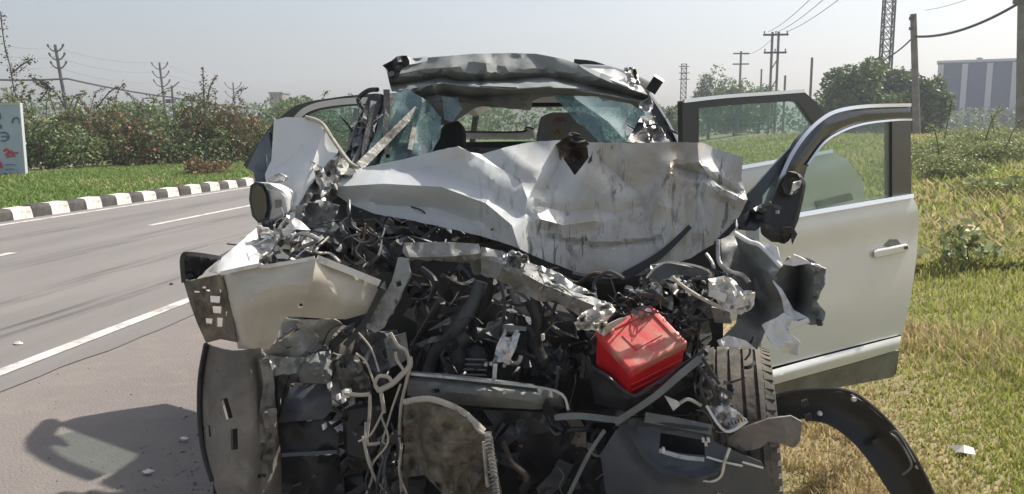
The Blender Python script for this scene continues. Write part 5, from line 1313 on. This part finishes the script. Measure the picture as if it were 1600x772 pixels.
# ---- right front fender, torn open like a leaf
rf_ = panel("torn_fender", [(1126, 374, 2.72), (1146, 364, 2.74), (1180, 374, 2.70), (1206, 398, 2.64), (1222, 418, 2.58), (1210, 434, 2.56), (1216, 450, 2.55), (1228, 466, 2.55), (1228, 490, 2.53), (1214, 500, 2.52), (1196, 514, 2.5), (1182, 546, 2.48), (1150, 536, 2.52), (1130, 526, 2.56), (1150, 505, 2.58), (1160, 470, 2.6), (1140, 440, 2.64), (1128, 410, 2.68)], "primer", car, inner=[(1180, 440, 2.68), (1190, 490, 2.62)], dents=8, dent_amp=.015, res=7, amp=.02, freq=50, folds=[([(1150, 370), (1175, 430), (1190, 500)], .04, 26)], jag=.8)
wire("fender_edge", [(1148, 364, 2.70), (1172, 378, 2.68), (1190, 385, 2.64), (1222, 418, 2.56)], .008, "paint", rf_)
wire("fender_edge", [(1122, 375, 2.70), (1124, 410, 2.66), (1140, 424, 2.62), (1160, 430, 2.6), (1170, 442, 2.58)], .007, "bare_metal", rf_)
panel("fender_flap", [(1190, 376, 2.66), (1214, 386, 2.6), (1222, 416, 2.56), (1205, 396, 2.6)], "paint", rf_, res=6, amp=.02, freq=20)
panel("fender_flap", [(1222, 416, 2.56), (1232, 402, 2.54), (1262, 404, 2.5), (1290, 420, 2.48), (1288, 442, 2.47), (1276, 470, 2.46), (1290, 488, 2.46), (1286, 506, 2.45), (1268, 508, 2.45), (1248, 500, 2.46), (1228, 490, 2.52), (1216, 450, 2.54), (1208, 434, 2.55)], "primer", rf_, inner=[(1250, 440, 2.62), (1248, 480, 2.58)], res=6, amp=.03, freq=26, folds=[([(1250, 410), (1246, 450), (1244, 490)], .07, 16), ([(1272, 425), (1270, 480)], -.04, 12)], jag=1.2)
panel("fender_flap", [(1222, 412, 2.54), (1240, 398, 2.5), (1290, 420, 2.46), (1262, 412, 2.48), (1240, 416, 2.5)], "paint", rf_, res=6, amp=.02, freq=16, jag=1)
panel("fender_flap", [(1208, 438, 2.53), (1222, 452, 2.52), (1240, 484, 2.5), (1262, 496, 2.46), (1240, 500, 2.46), (1226, 486, 2.5), (1222, 466, 2.52)], "paint", rf_, res=6, amp=.02, freq=16)
panel("fender_flap", [(1190, 508, 2.48), (1226, 488, 2.48), (1240, 498, 2.46), (1232, 516, 2.45), (1250, 535, 2.44), (1246, 556, 2.44), (1226, 552, 2.44), (1204, 534, 2.45)], "paint", rf_, res=6, amp=.025, freq=22, jag=1.5)
wire("fender_edge", [(1232, 514, 2.44), (1248, 506, 2.44), (1264, 500, 2.44)], .008, "white_plastic", rf_)
slab("fender_bolt", [(1276, 498, 2.44), (1286, 500, 2.44), (1286, 510, 2.44), (1277, 510, 2.44)], .02, "black_plastic", rf_, bevel=.003)
panel("fender_lip", [(1120, 532, 2.5), (1138, 524, 2.48), (1165, 532, 2.46), (1182, 546, 2.46), (1150, 542, 2.46), (1124, 540, 2.48)], "white_plastic", rf_, res=6, amp=.02, freq=16)

# ---- wheels
def wheel(parent, c, ax, R_=0.37, w=0.235):
    h = w / 2
    g = .010
    xs = []
    prof = [(-h * .80, R_ * .60), (-h * .98, R_ * .72), (-h, R_ * .86), (-h * .90, R_ * .955), (-h * .74, R_ * .985)]
    for gx_ in (-.52, -.18, .18, .52):
        prof += [(h * (gx_ - .05), R_), (h * (gx_ - .045), R_ - g), (h * (gx_ + .045), R_ - g), (h * (gx_ + .05), R_)]
    prof += [(h * .74, R_ * .985), (h * .90, R_ * .955), (h, R_ * .86), (h * .98, R_ * .72), (h * .80, R_ * .60)]
    ty = MB().lathe(prof, c, ax, 72).build("tyre", "tyre", parent, sharp=30)
    axv = Vector(ax).normalized(); u = axv.orthogonal().normalized(); v = axv.cross(u)
    mb = MB()
    for k in range(60):
        a = 2 * math.pi * k / 60; d = u * math.cos(a) + v * math.sin(a); t_ = axv.cross(d)
        M_ = Matrix((axv, t_, d)).transposed()
        for s in (-1, 1): mb.box(Vector(c) + d * (R_ * .958) + axv * s * h * .83, (h * .26, .022, .014), M_ @ Euler((0, s * .35, 0)).to_matrix())
    tag(mb.build("tread_lugs", "tyre", ty, False), kind="stuff")
    rim = MB().lathe([(-h * .7, R_ * .62), (-h * .55, R_ * .55), (h * .4, R_ * .53), (h * .8, R_ * .62)], c, ax, 40).build("rim", "aluminium", parent)
    sp_ = MB()
    for k in range(6):
        a = 2 * math.pi * k / 6; d = u * math.cos(a) + v * math.sin(a); t_ = axv.cross(d)
        sp_.box(Vector(c) + d * R_ * .3 + axv * h * .55, (.03, .06, R_ * .52), Matrix((axv, t_, d)).transposed())
    sp_.lathe([(h * .4, 0), (h * .45, .07), (h * .7, .06), (h * .7, 0)], c, ax, 20)
    sp_.build("spokes", "aluminium", rim)
    return ty
def wheel_thing(name, c, ax):
    e = bpy.data.objects.new(name, None); link(e, car); return e, wheel(e, c, ax)
wt = U(1150, 546, 2.80)
e1, _ = wheel_thing("front_wheel", (wt.x + .03, 2.80, .37 + (wt.z - .74) * 1.0), (1, -.10, .10))
wheel_thing("front_wheel", (-1.20, 3.02, .37), (-1, .1, 0))
wheel_thing("rear_wheel", (.16, 5.75, .37), (1, 0, 0)); wheel_thing("rear_wheel", (-1.42, 5.75, .37), (-1, 0, 0))

# ---- right low corner: bumper shell, plate, clips
bs = panel("bumper_shell", [(984, 655, 2.42), (1014, 652, 2.42), (1060, 660, 2.40), (1112, 670, 2.38), (1116, 690, 2.37), (1150, 706, 2.36), (1190, 722, 2.38), (1210, 760, 2.40), (1206, 860, 2.44), (960, 860, 2.44), (948, 780, 2.43), (938, 710, 2.44), (962, 672, 2.43)], "grey_plastic", car, inner=[(1000, 720, 2.37), (1080, 760, 2.33), (1040, 690, 2.38)], res=8, thick=.008, amp=.008, freq=60,
      folds=[([(975, 665), (1000, 710), (1030, 738), (1085, 748), (1120, 738)], -.035, 14), ([(985, 655), (1112, 672)], -.03, 10)], holes=[[(1032, 676), (1100, 688), (1102, 712), (1062, 708), (1030, 700)]])
panel("fog_lamp_pocket", [(1024, 668, 2.50), (1110, 680, 2.48), (1112, 722, 2.46), (1020, 712, 2.50)], "black_plastic", bs, res=8, thick=.01)
strip("pocket_lip", [(1030, 704, 2.36), (1065, 714, 2.35), (1100, 718, 2.35)], .012, .01, "bare_metal", bs)
panel("pocket_shelf", [(1016, 708, 2.37), (1050, 716, 2.36), (1100, 722, 2.35), (1088, 738, 2.34), (1040, 732, 2.35)], "black_plastic", bs, res=8, thick=.008)
strip("upper_lip", [(1008, 652, 2.40), (1060, 661, 2.385), (1112, 672, 2.36)], .03, .014, "primer", bs)
wire("loose_wire", [(1090, 748, 2.33), (1110, 752, 2.32), (1126, 744, 2.32), (1132, 722, 2.32), (1140, 700, 2.33)], .005, "aluminium", bs)
strip("trim_line", [(1104, 714, 2.35), (1132, 722, 2.34), (1160, 728, 2.34)], .006, .006, "white_plastic", bs)
strip("trim_line", [(1160, 722, 2.34), (1192, 731, 2.35)], .006, .006, "white_plastic", bs)
for (x, y) in ((1096, 684), (1100, 690), (1104, 684), (1034, 700), (1070, 760), (1118, 768), (1122, 772)):
    slab("clip", [(x, y, 2.35), (x + 5, y, 2.35), (x + 6, y + 8, 2.35), (x + 1, y + 8, 2.35)], .015, "white_plastic", bs, bevel=.002)
panel("bumper_backing", [(900, 650, 2.66), (1110, 650, 2.62), (1200, 720, 2.62), (1210, 900, 2.66), (900, 900, 2.68)], "black_plastic", car, res=20, thick=.01, amp=.04, freq=60)
panel("rubber_flap", [(1130, 690, 2.40), (1155, 672, 2.38), (1200, 655, 2.36), (1236, 650, 2.36), (1254, 660, 2.36), (1250, 690, 2.36), (1240, 700, 2.36), (1216, 692, 2.36), (1200, 690, 2.36), (1188, 700, 2.37), (1160, 706, 2.39)], "liner_brown", car, res=7, thick=.008, amp=.02, freq=40)
pl = panel("torn_plate", [(1104, 634, 2.40), (1136, 634, 2.37), (1150, 640, 2.36), (1166, 656, 2.35), (1160, 664, 2.35), (1134, 674, 2.35), (1120, 658, 2.37)], "aluminium", car, res=5, amp=.02, freq=14, thick=.004, holes=[[(1124, 646), (1132, 644), (1134, 656), (1128, 658)]])
strip("plate_edge", [(1104, 634, 2.38), (1134, 674, 2.34), (1168, 658, 2.34)], .008, .008, "white_plastic", pl)
for k in range(5): strip("plate_rib", [(1138 + k * 5, 660 - k * 1.5, 2.335), (1140 + k * 5, 665 - k * 1.5, 2.335)], .004, .004, "black_plastic", pl)
panel("torn_bracket", [(1104, 590, 2.42), (1112, 586, 2.42), (1122, 606, 2.4), (1138, 622, 2.38), (1146, 632, 2.37), (1130, 636, 2.38), (1116, 622, 2.4)], "aluminium", car, res=4, amp=.04, freq=9, jag=2)
panel("white_tab", [(1038, 618, 2.42), (1058, 626, 2.4), (1064, 632, 2.4), (1052, 642, 2.39), (1046, 632, 2.4)], "white_plastic", car, res=5)
wire("bent_rod", [(1062, 630, 2.4), (1076, 624, 2.4), (1096, 634, 2.4)], .006, "bare_metal", car)
for k, pts in enumerate(([(1090, 570), (1110, 600), (1126, 640)], [(1098, 560), (1124, 600)], [(1106, 570), (1094, 600), (1104, 632)], [(1134, 672), (1136, 700), (1130, 760), (1132, 800)], [(1126, 690), (1130, 740), (1128, 790)])):
    wire("loose_wire", [(x, y, 2.38) for x, y in pts], .005, "dark_metal", car)
exec_doors = True
# ---- doors
D0, D1 = (0.40, 3.05), (1.27, 3.95)
fdY = plane_y(D0, D1)
fd = bpy.data.objects.new("front_door", None); link(fd, car); fd["label"] = "open right front door with clear window"
panel("door_skin", [(1186, 352), (1240, 341), (1300, 331), (1360, 321), (1426, 309), (1434, 322), (1436, 350), (1433, 395), (1427, 440), (1418, 490), (1410, 522), (1330, 542), (1260, 560), (1190, 578)], "paint", fd, Yf=fdY, res=7, thick=.06, folds=[([(1186, 378), (1300, 356), (1436, 332)], -.022, 34, 1), ([(1190, 500), (1300, 478), (1422, 450)], -.03, 120, 1)], sharp=24)
panel("door_cladding", [(1192, 582), (1260, 563), (1330, 545), (1408, 525), (1405, 546), (1330, 568), (1260, 587), (1192, 606)], "paint", fd, Yf=fdY, off=-.025, res=5, thick=.05, folds=[([(1192, 594), (1300, 564), (1406, 536)], -.03, 18, 1)], sharp=24)
panel("door_lower_panel", [(1192, 607), (1260, 588), (1330, 569), (1405, 547), (1402, 566), (1397, 589), (1330, 602), (1260, 614), (1192, 626)], "primer", fd, Yf=lambda px, py: fdY(px, py) - .02 + .0016 * np.clip(py - (607 - (px - 1192) * .28), 0, 60), res=6, thick=.03)  # darker grey panel below the cladding, turned under at its foot
panel("window_frame", [(1218, 286), (1232, 252), (1252, 220), (1276, 194), (1306, 176), (1350, 168), (1422, 165), (1424, 188), (1394, 189), (1345, 196), (1305, 212), (1280, 230), (1262, 258), (1252, 290), (1244, 338), (1205, 344), (1206, 320)], "door_frame_black", fd, Yf=fdY, res=5, thick=.035, folds=[([(1240, 262), (1290, 196), (1350, 178), (1422, 175)], -.02, 12, 1)])
panel("window_frame_rear", [(1394, 189), (1423, 187), (1424, 306), (1394, 311)], "door_frame_black", fd, Yf=fdY, off=.004, res=10, thick=.035)
panel("window_glass", [(1246, 334), (1254, 288), (1264, 256), (1284, 228), (1308, 210), (1346, 195), (1398, 188), (1398, 310)], "window_glass", fd, Yf=fdY, off=.02, res=14, thick=.004)
dY = lambda L, o_: [(x, y, float(fdY(np.array([x]), np.array([y]))[0]) + o_) for x, y in L]
strip("chrome_strip", dY([(1216, 290), (1234, 248), (1256, 214), (1282, 188), (1310, 173), (1355, 166), (1422, 164)], -.012), .014, .012, "chrome", fd)
strip("chrome_strip", dY([(1262, 258), (1286, 225), (1312, 207), (1348, 194), (1394, 188), (1424, 187)], -.012), .008, .008, "chrome", fd)
strip("belt_trim", dY([(1236, 338), (1300, 327), (1360, 317), (1426, 306)], -.015), .018, .014, "chrome", fd)
dh = slab("door_handle", dY([(1366, 393), (1372, 390), (1395, 386), (1418, 381), (1421, 384), (1421, 391), (1412, 395), (1380, 402), (1369, 404), (1366, 401)], -.045), .035, "paint", fd, bevel=.007, back=.97)
panel("handle_cup_shade", [(1380, 384), (1390, 374), (1402, 374), (1410, 384), (1398, 390)], "primer", fd, Yf=fdY, off=-.012, res=6, thick=.004)  # flat patch above the handle, recess shade put into a darker colour
slab("handle_lock", dY([(1414, 385), (1419, 384), (1419, 389), (1414, 390)], -.055), .01, "black_plastic", fd, bevel=.002)
panel("door_latch", dY([(1424, 408), (1431, 404), (1429, 432), (1423, 436)], -.004), "black_plastic", fd, res=6, thick=.01)
panel("door_inner_trim", [(1190, 350), (1420, 318), (1424, 400), (1400, 585), (1195, 615)], "black_plastic", fd, Yf=fdY, off=.085, res=24, thick=.02)
# forward pillar and quarter light of the same door, in black
panel("front_quarter_frame", [(1160, 322, 3.12), (1172, 300, 3.15), (1205, 262, 3.22), (1240, 225, 3.3), (1285, 192, 3.4), (1290, 200, 3.4), (1262, 216, 3.34), (1225, 262, 3.24), (1205, 300, 3.18), (1205, 345, 3.14), (1165, 350, 3.1)], "door_frame_black", car, res=9, thick=.03, holes=[[(1192, 306), (1214, 278), (1220, 284), (1204, 318), (1190, 330)]])
panel("quarter_glass", [(1190, 306, 3.16), (1216, 276, 3.2), (1222, 284, 3.2), (1204, 322, 3.16), (1188, 332, 3.14)], "window_glass", car, res=9, thick=.004)
# right mirror, broken and hanging
mr = slab("right_mirror", [(1212, 300, 2.88), (1222, 276, 2.88), (1236, 264, 2.9), (1252, 270, 2.92), (1263, 285, 2.92), (1258, 312, 2.9), (1250, 345, 2.88), (1240, 370, 2.86), (1222, 380, 2.86), (1200, 376, 2.86), (1190, 358, 2.86), (1196, 330, 2.86)], .10, "black_plastic", car, bevel=.02)
panel("mirror_hollow", [(1222, 290, 2.86), (1232, 268, 2.87), (1246, 272, 2.89), (1254, 288, 2.9), (1246, 300, 2.88), (1236, 306, 2.87), (1226, 302, 2.86)], "seat_dark", mr, inner=[(1238, 286, 2.92)], res=5, thick=.004)
panel("mirror_motor", [(1240, 286, 2.84), (1252, 282, 2.85), (1250, 292, 2.85), (1236, 304, 2.84)], "aluminium", mr, res=4, amp=.02, freq=8)
for k in range(7):
    x = 1188 + rnd.uniform(0, 26); y = 315 + rnd.uniform(0, 26)
    strip("mirror_shard", [(x, y, 2.83), (x + rnd.uniform(-8, 14), y + rnd.uniform(-10, 12), 2.82)], .012, .006, rnd.choice(["aluminium", "black_plastic", "grey_plastic", "black_plastic"]), mr)
panel("mirror_skirt", [(1188, 350, 2.84), (1240, 356, 2.84), (1246, 366, 2.84), (1238, 382, 2.84), (1236, 372, 2.84), (1226, 381, 2.84), (1206, 378, 2.84), (1190, 366, 2.84)], "black_plastic", mr, res=5, amp=.02, freq=14, jag=1.5)
panel("mirror_foot", [(1145, 345, 2.95), (1190, 318, 2.95), (1196, 345, 2.9), (1180, 360, 2.9), (1150, 358, 2.92)], "black_plastic", car, res=7, amp=.04, freq=20)
# right rear door
E0, E1 = (0.25, 4.30), (1.02, 4.95)
rdY = plane_y(E0, E1)
rd = bpy.data.objects.new("rear_door", None); link(rd, car); rd["label"] = "open right rear door behind the front door"
panel("window_frame", [(1066, 158), (1130, 152), (1200, 147), (1256, 143), (1276, 160), (1296, 190), (1306, 215), (1290, 218), (1268, 188), (1248, 160), (1240, 158), (1160, 163), (1092, 169), (1092, 285), (1068, 290)], "door_frame_black", rd, Yf=rdY, res=9, thick=.035)
panel("window_glass", [(1088, 166), (1160, 160), (1245, 156), (1268, 186), (1292, 220), (1286, 240), (1088, 272)], "window_glass", rd, Yf=rdY, off=.02, res=14, thick=.004)
eY = lambda L, o_: [(x, y, float(rdY(np.array([x]), np.array([y]))[0]) + o_) for x, y in L]
strip("chrome_strip", eY([(1068, 158), (1130, 151), (1200, 146), (1256, 142)], -.012), .018, .012, "chrome", rd)
strip("belt_trim", eY([(1068, 276), (1180, 258), (1300, 236)], -.012), .02, .014, "chrome", rd)
panel("door_skin", [(1066, 278), (1180, 261), (1304, 238), (1325, 250), (1350, 285), (1352, 330), (1348, 380), (1330, 455), (1240, 480), (1068, 520)], "paint", rd, Yf=rdY, off=-.01, res=14, thick=.06, folds=[([(1066, 305), (1350, 262)], -.02, 30, 1)])
panel("door_pull", [(1275, 315), (1330, 302), (1334, 312), (1278, 326)], "primer", rd, Yf=rdY, off=-.03, res=8, thick=.01)
# left rear door, open on the road side
L0, L1 = (-1.30, 4.15), (-1.98, 4.45)
ldY = plane_y(L0, L1)
ld = bpy.data.objects.new("rear_door", None); link(ld, car); ld["label"] = "open left rear door seen behind the raised fender"
panel("window_frame", [(586, 146), (540, 150), (490, 157), (462, 165), (442, 180), (424, 196), (402, 226), (380, 258), (386, 264), (404, 258), (428, 228), (450, 205), (470, 185), (500, 172), (540, 166), (588, 164)], "door_frame_black", ld, Yf=ldY, res=8, thick=.035)
lY = lambda L, o_: [(x, y, float(ldY(np.array([x]), np.array([y]))[0]) + o_) for x, y in L]
strip("chrome_strip", lY([(588, 157), (545, 158), (505, 163), (482, 170), (468, 180), (452, 200), (436, 220)], -.012), .032, .014, "paint", ld)
panel("window_glass", [(588, 164), (540, 165), (500, 172), (470, 186), (440, 222), (440, 265), (588, 262)], "window_glass", ld, Yf=ldY, off=.02, res=16, thick=.004)
panel("door_skin", [(588, 258), (400, 260), (396, 280), (400, 330), (412, 410), (588, 430)], "paint", ld, Yf=ldY, res=16, thick=.06)
panel("door_edge", [(386, 262, 4.42), (404, 225, 4.4), (420, 205, 4.38), (424, 240, 4.3), (418, 285, 4.2), (400, 290, 4.25), (396, 270, 4.35)], "door_frame_black", ld, res=8, thick=.02)
panel("left_front_hinge_panel", [(396, 262, 3.4), (416, 240, 3.4), (418, 285, 3.3), (452, 335, 3.2), (420, 350, 3.2), (402, 300, 3.3)], "door_frame_black", car, res=8, amp=.03, freq=25)
slab("left_side_lamp", [(416, 278, 3.05), (436, 270, 3.05), (448, 276, 3.05), (444, 284, 3.05), (420, 288, 3.05)], .04, "aluminium", car, bevel=.006)

# ================================================================== loose pieces round the car
fl = thing("wheel_arch_flare", "curved black wheel arch trim standing on the dry grass", "car part", (1.02, 2.9, 0))
flare = panel("flare_strip", [(1198, 626, 3.02), (1240, 614, 2.98), (1290, 610, 2.95), (1326, 614, 2.93), (1352, 630, 2.92), (1385, 660, 2.91), (1415, 698, 2.90), (1440, 740, 2.89), (1462, 790, 2.88), (1478, 840, 2.87), (1488, 908, 2.86), (1432, 908, 2.86), (1424, 850, 2.87), (1408, 800, 2.88), (1386, 758, 2.89), (1352, 708, 2.9), (1320, 676, 2.92), (1290, 658, 2.93), (1258, 653, 2.95), (1200, 660, 3.0)],
      "grey_plastic", fl, res=9, thick=.006, folds=[([(1198, 640), (1290, 632), (1345, 662), (1400, 725), (1440, 810), (1460, 908)], .03, 34, 1)])
flare.data.materials[0] = MATS["black_plastic"]
wire("flare_rim", [(1198, 624, 3.0), (1240, 612, 2.97), (1290, 608, 2.94), (1328, 612, 2.92), (1354, 628, 2.91), (1387, 658, 2.9), (1417, 696, 2.89), (1442, 738, 2.88), (1464, 788, 2.87), (1480, 840, 2.86), (1489, 905, 2.86)], .007, "black_plastic", fl)
wire("flare_rim", [(1258, 655, 2.94), (1290, 660, 2.92), (1320, 678, 2.91), (1352, 710, 2.89), (1386, 760, 2.88), (1408, 802, 2.87), (1430, 905, 2.86)], .005, "black_plastic", fl)
for (x, y) in ((1208, 636), (1281, 646), (1334, 624), (1433, 729)):
    MB().lathe([(-.006, 0), (-.006, .009), (.012, .007), (.012, 0)], U(x, y, 2.90 if x > 1300 else 2.93), (0, -1, .2), 10).build("clip", "white_plastic", fl)
for (x, y) in ((1362, 688), (1252, 628), (1258, 650)):
    slab("clip_socket", [(x, y, 2.9), (x + 10, y - 4, 2.9), (x + 12, y + 6, 2.9), (x + 2, y + 10, 2.9)], .02, "black_plastic", fl, bevel=.002)
wire("dangling_tape", [(1392, 678, 2.88), (1402, 686, 2.87), (1415, 705, 2.87), (1424, 728, 2.86), (1410, 742, 2.86)], .004, "primer", fl)
wire("dangling_tape", [(1390, 676, 2.88), (1400, 674, 2.87), (1412, 690, 2.87), (1430, 722, 2.86)], .003, "primer", fl)

def shard(name, lab, px, py, s, material, seed, cat="debris"):
    p = G(px, py); p.z = float(gz(p.x, p.y)); r_ = random.Random(seed)
    pts = []
    for i in range(7):
        a = i * .9; q = r_.uniform(.6, 1.1) * s
        pts.append(p + Vector((math.cos(a) * q, math.sin(a) * q * .7, .012 + r_.uniform(0, s * .35))))
    top = p + Vector((0, 0, s * .45 + .015)); bot = p + Vector((0, 0, -.003))
    v = pts + [top, bot]
    f = [(i, (i + 1) % 7, 7) for i in range(7)] + [((i + 1) % 7, i, 8) for i in range(7)]
    o = mesh_obj(name, v, f, material, None, False, base=p)
    return tag(o, lab, cat)
shard("stone", "flat white stone lying in the dry grass at lower right", 1505, 708, .065, "white_plastic", 1, "stone")
shard("plastic_shard", "white plastic shard on the gravel left of the wheel liner", 232, 742, .03, "white_plastic", 2)
shard("plastic_shard", "small dark shard on the asphalt left of the wing", 268, 446, .03, "black_plastic", 3)
shard("plastic_shard", "tiny pale shard on the road near the white edge line", 30, 540, .04, "white_plastic", 4)
shard("plastic_shard", "pale shard under the broken wing edge", 288, 690, .025, "white_plastic", 6)

# rubble at the foot of the wheel liner
rs = np.random.RandomState(9)
mb = MB()
ico = None
bm = bmesh.new(); bmesh.ops.create_icosphere(bm, subdivisions=1, radius=1.0)
iv = np.array([v.co[:] for v in bm.verts]); if_ = [[v.index for v in f.verts] for f in bm.faces]; bm.free()
V = []; FF = []; n0 = 0
for k in range(1500):
    near = k < 1250
    x = -1.2 - abs(rs.normal(0, .42)) if near else rs.uniform(-3.6, .6); y_ = rs.uniform(3.0, 4.6) if near else rs.uniform(2.8, 9)
    s = rs.uniform(.002, .007) * (2.2 if rs.rand() < .08 else 1)
    q = iv * s * rs.uniform(.6, 1.2, (1, 3)) * (1 + rs.uniform(-.2, .2, (len(iv), 1))); q[:, 2] *= .6
    V.append(q + np.array([x, y_, .002 + s * .25])); FF += [[i + n0 for i in f] for f in if_]; n0 += len(iv)
tag(mesh_obj("gravel", np.concatenate(V), FF, "pebble", None, False), "scattered gravel and rubble on the shoulder beside the wreck", "gravel", kind="stuff")

# ------------------------------------------------------------------ grass
def blades(X, Y_, h, w, cols, rs, lean=0.5):
    n = len(X); Z = gz(X, Y_) if True else 0
    a = rs.uniform(0, 6.28, n); hh = h * rs.uniform(.45, 1.25, n)
    ld_ = np.stack([np.cos(a), np.sin(a)], -1) * (hh * lean * rs.uniform(.1, 1, n))[:, None]
    wv = np.stack([-np.sin(a), np.cos(a)], -1) * (w * rs.uniform(.6, 1.3, n))[:, None]
    b = np.stack([X, Y_, Z - .01], -1)
    def p(t, s, ww):
        q = b.copy(); q[:, :2] += ld_ * t ** 2 + wv * s * ww; q[:, 2] += hh * t * (1 - .25 * t * lean); return q
    v = np.stack([p(0, -1, 1), p(0, 1, 1), p(.55, 1, .8), p(.55, -1, .8), p(1, 0, 0)], 1).reshape(-1, 3)
    i = np.arange(n) * 5
    f1 = np.stack([i, i + 1, i + 2], -1); f2 = np.stack([i, i + 2, i + 3], -1); f3 = np.stack([i + 3, i + 2, i + 4], -1)
    return v, np.concatenate([f1, f2, f3]), np.repeat(cols, 5, 0)

def grass(name, lab, X, Y_, h, w, seed, dry, zfun=None, lean=.95, green=((0.34, 0.37, 0.09), (0.40, 0.42, 0.12), (0.27, 0.32, 0.07))):
    rs = np.random.RandomState(seed); n = len(X)
    g = np.array(green)[rs.choice(3, n)]
    d = np.array([(0.58, 0.47, 0.26), (0.50, 0.40, 0.21), (0.42, 0.33, 0.17)])[rs.choice(3, n)]
    k = (rs.uniform(0, 1, n) < dry)[:, None]
    c = np.where(k, d, g) * rs.uniform(.86, 1.14, (n, 1))
    v, f, cc = blades(X, Y_, h, w, c, rs, lean)
    if zfun is not None:
        v[:, 2] += zfun
    return tag(mesh_obj(name, v, f, "blade", None, False, cols=cc), lab, "grass", kind="stuff")
rs = np.random.RandomState(77)
# near verge on the right (sampled evenly in the picture, thinning with distance)
n = 190000
Yd = 2.4 + (rs.uniform(0, 1, n) ** 1.8) * 24
Xd = rs.uniform(0, 1, n) * (Yd * .62 + .6) + .35
edge = .55 + .35 * (fbm(Yd * 1.1, Yd * 0, 4) - .5) * 2
k = Xd > edge + rs.normal(0, .12, n)
Xd, Yd = Xd[k], Yd[k]
patch = fbm(Xd * 1.1, Yd * 1.1, 21, 3)
dry = np.clip(.98 - (Xd - .6 - .16 * (Yd - 3)) * .75 + (patch - .5) * 2.2, .10, .95)
hgt = .036 + .06 * sst(Xd - .12 * Yd, .8, 2.2) + .09 * sst(patch, .5, .75)
keep = rs.uniform(0, 1, len(Xd)) < np.where(dry > .8, .75, 1)
grass("verge_grass", "mixed dry and green grass on the right verge", Xd[keep], Yd[keep], hgt[keep], .0034 * (1 + Yd[keep] * .10), 5, dry[keep])
n = 125000
Yd = 9 + (rs.uniform(0, 1, n) ** 1.6) * 65
Xd = rs.uniform(.02, .92, n) * Yd
patch = fbm(Xd * .4, Yd * .4, 25, 3)
grass("field_grass", "tall green grass farther off on the right verge", Xd, Yd, .12 + .16 * patch + .10 * sst(Yd, 10, 22), .007 + .0011 * Yd, 6, np.clip(.24 + (patch - .5) * 1.4, .03, .8))
# grass on the median
n = 80000
Yd = 6 + (rs.uniform(0, 1, n) ** 1.4) * 40
Xd = rs.uniform(-16.5, KERB_X - .22, n)
mz = np.interp(Xd, [-18, -15, -13, -11.5, KERB_X - .2], [.3, .32, .30, .24, .17])
patch = fbm(Xd * .8, Yd * .8, 27, 3)
grass("median_grass", "short bright green grass between kerb and hedge", Xd, Yd, .07 + .06 * patch, .011 + .0003 * Yd, 7, np.clip(.02 + (patch - .62) * 1.6 + .3 * sst(Xd, -10.9, -10.3), .0, .8), zfun=np.repeat(mz, 5), green=((0.17, 0.25, 0.06), (0.21, 0.285, 0.075), (0.14, 0.21, 0.05)))

# weeds on the right
WG = "weeds on the bank at right"
wpal = [(0.24, 0.28, 0.085), (0.19, 0.23, 0.07), (0.30, 0.33, 0.12), (0.36, 0.37, 0.20)]
labs = ["low weed clump right behind the open front door", "weed clump left below the concrete pole", "broad weed clump under the dark tree crown", "pale weed clump in the middle of the bank", "weed clump below the first white rib of the factory", "weed clump below the second white rib of the factory", "tall weed clump below the middle of the factory", "weed clump at the right edge below the factory", "weed clump lower right of the bank at the picture edge"]
for i, (px, Y_, h_, rx) in enumerate(((1440, 22, .95, 1.0), (1462, 26, 1.3, 1.4), (1490, 20, 1.0, 1.1), (1505, 24, 1.25, 1.5), (1525, 30, 1.6, 1.8), (1548, 22, 1.1, 1.3), (1570, 26, 1.4, 1.6), (1595, 22, 1.2, 1.5), (1600, 16, .8, 1.0))):
    p = U(px, 220, Y_); p.z = float(gz(p.x, p.y))
    bush("weed_clump", labs[i], "weed", p, (rx * .9, rx * .8, h_ * .26), 2300, .085, wpal, None, WG, 1, 14, 0, 200 + i, .012)
p = U(1514, 345, 9.2); p.z = float(gz(p.x, p.y))
bush("leafy_weed", "pale green leafy weed standing alone in the verge grass", "weed", p, (.34, .3, .26), 150, .12, [(0.30, 0.34, 0.16), (0.42, 0.44, 0.26), (0.18, 0.23, 0.08)], None, None, 0, 9, 0, 221, .008)
p = U(1572, 385, 9.0); p.z = float(gz(p.x, p.y))
bush("fallen_twig", "dark twig with a few leaves right of the leafy weed", "twig", p, (.22, .2, .07), 60, .06, [(0.05, 0.06, 0.03), (0.16, 0.18, 0.09)], None, None, 0, 5, 0, 222, .008)

# ------------------------------------------------------------------ haze
hz = MB().box((20, 170, 14), (560, 520, 31)).build("haze", "concrete", None, False)
hm = bpy.data.materials.new("haze"); hm.use_nodes = True
hn = hm.node_tree
for nd in list(hn.nodes):
    if nd.type == 'BSDF_PRINCIPLED': hn.nodes.remove(nd)
pv = hn.nodes.new("ShaderNodeVolumePrincipled")
pv.inputs["Color"].default_value = (0.86, 0.90, 1.0, 1)
pv.inputs["Density"].default_value = 0.0014
pv.inputs["Anisotropy"].default_value = 0.2
hn.links.new(pv.outputs[0], hn.nodes["Material Output"].inputs["Volume"])
hz.data.materials[0] = hm
tag(hz, "thin pale haze in the air over the whole scene", "haze", kind="stuff")
SC.cycles.volume_bounces = 0
SC.cycles.max_bounces = 8
SC.cycles.transparent_max_bounces = 16
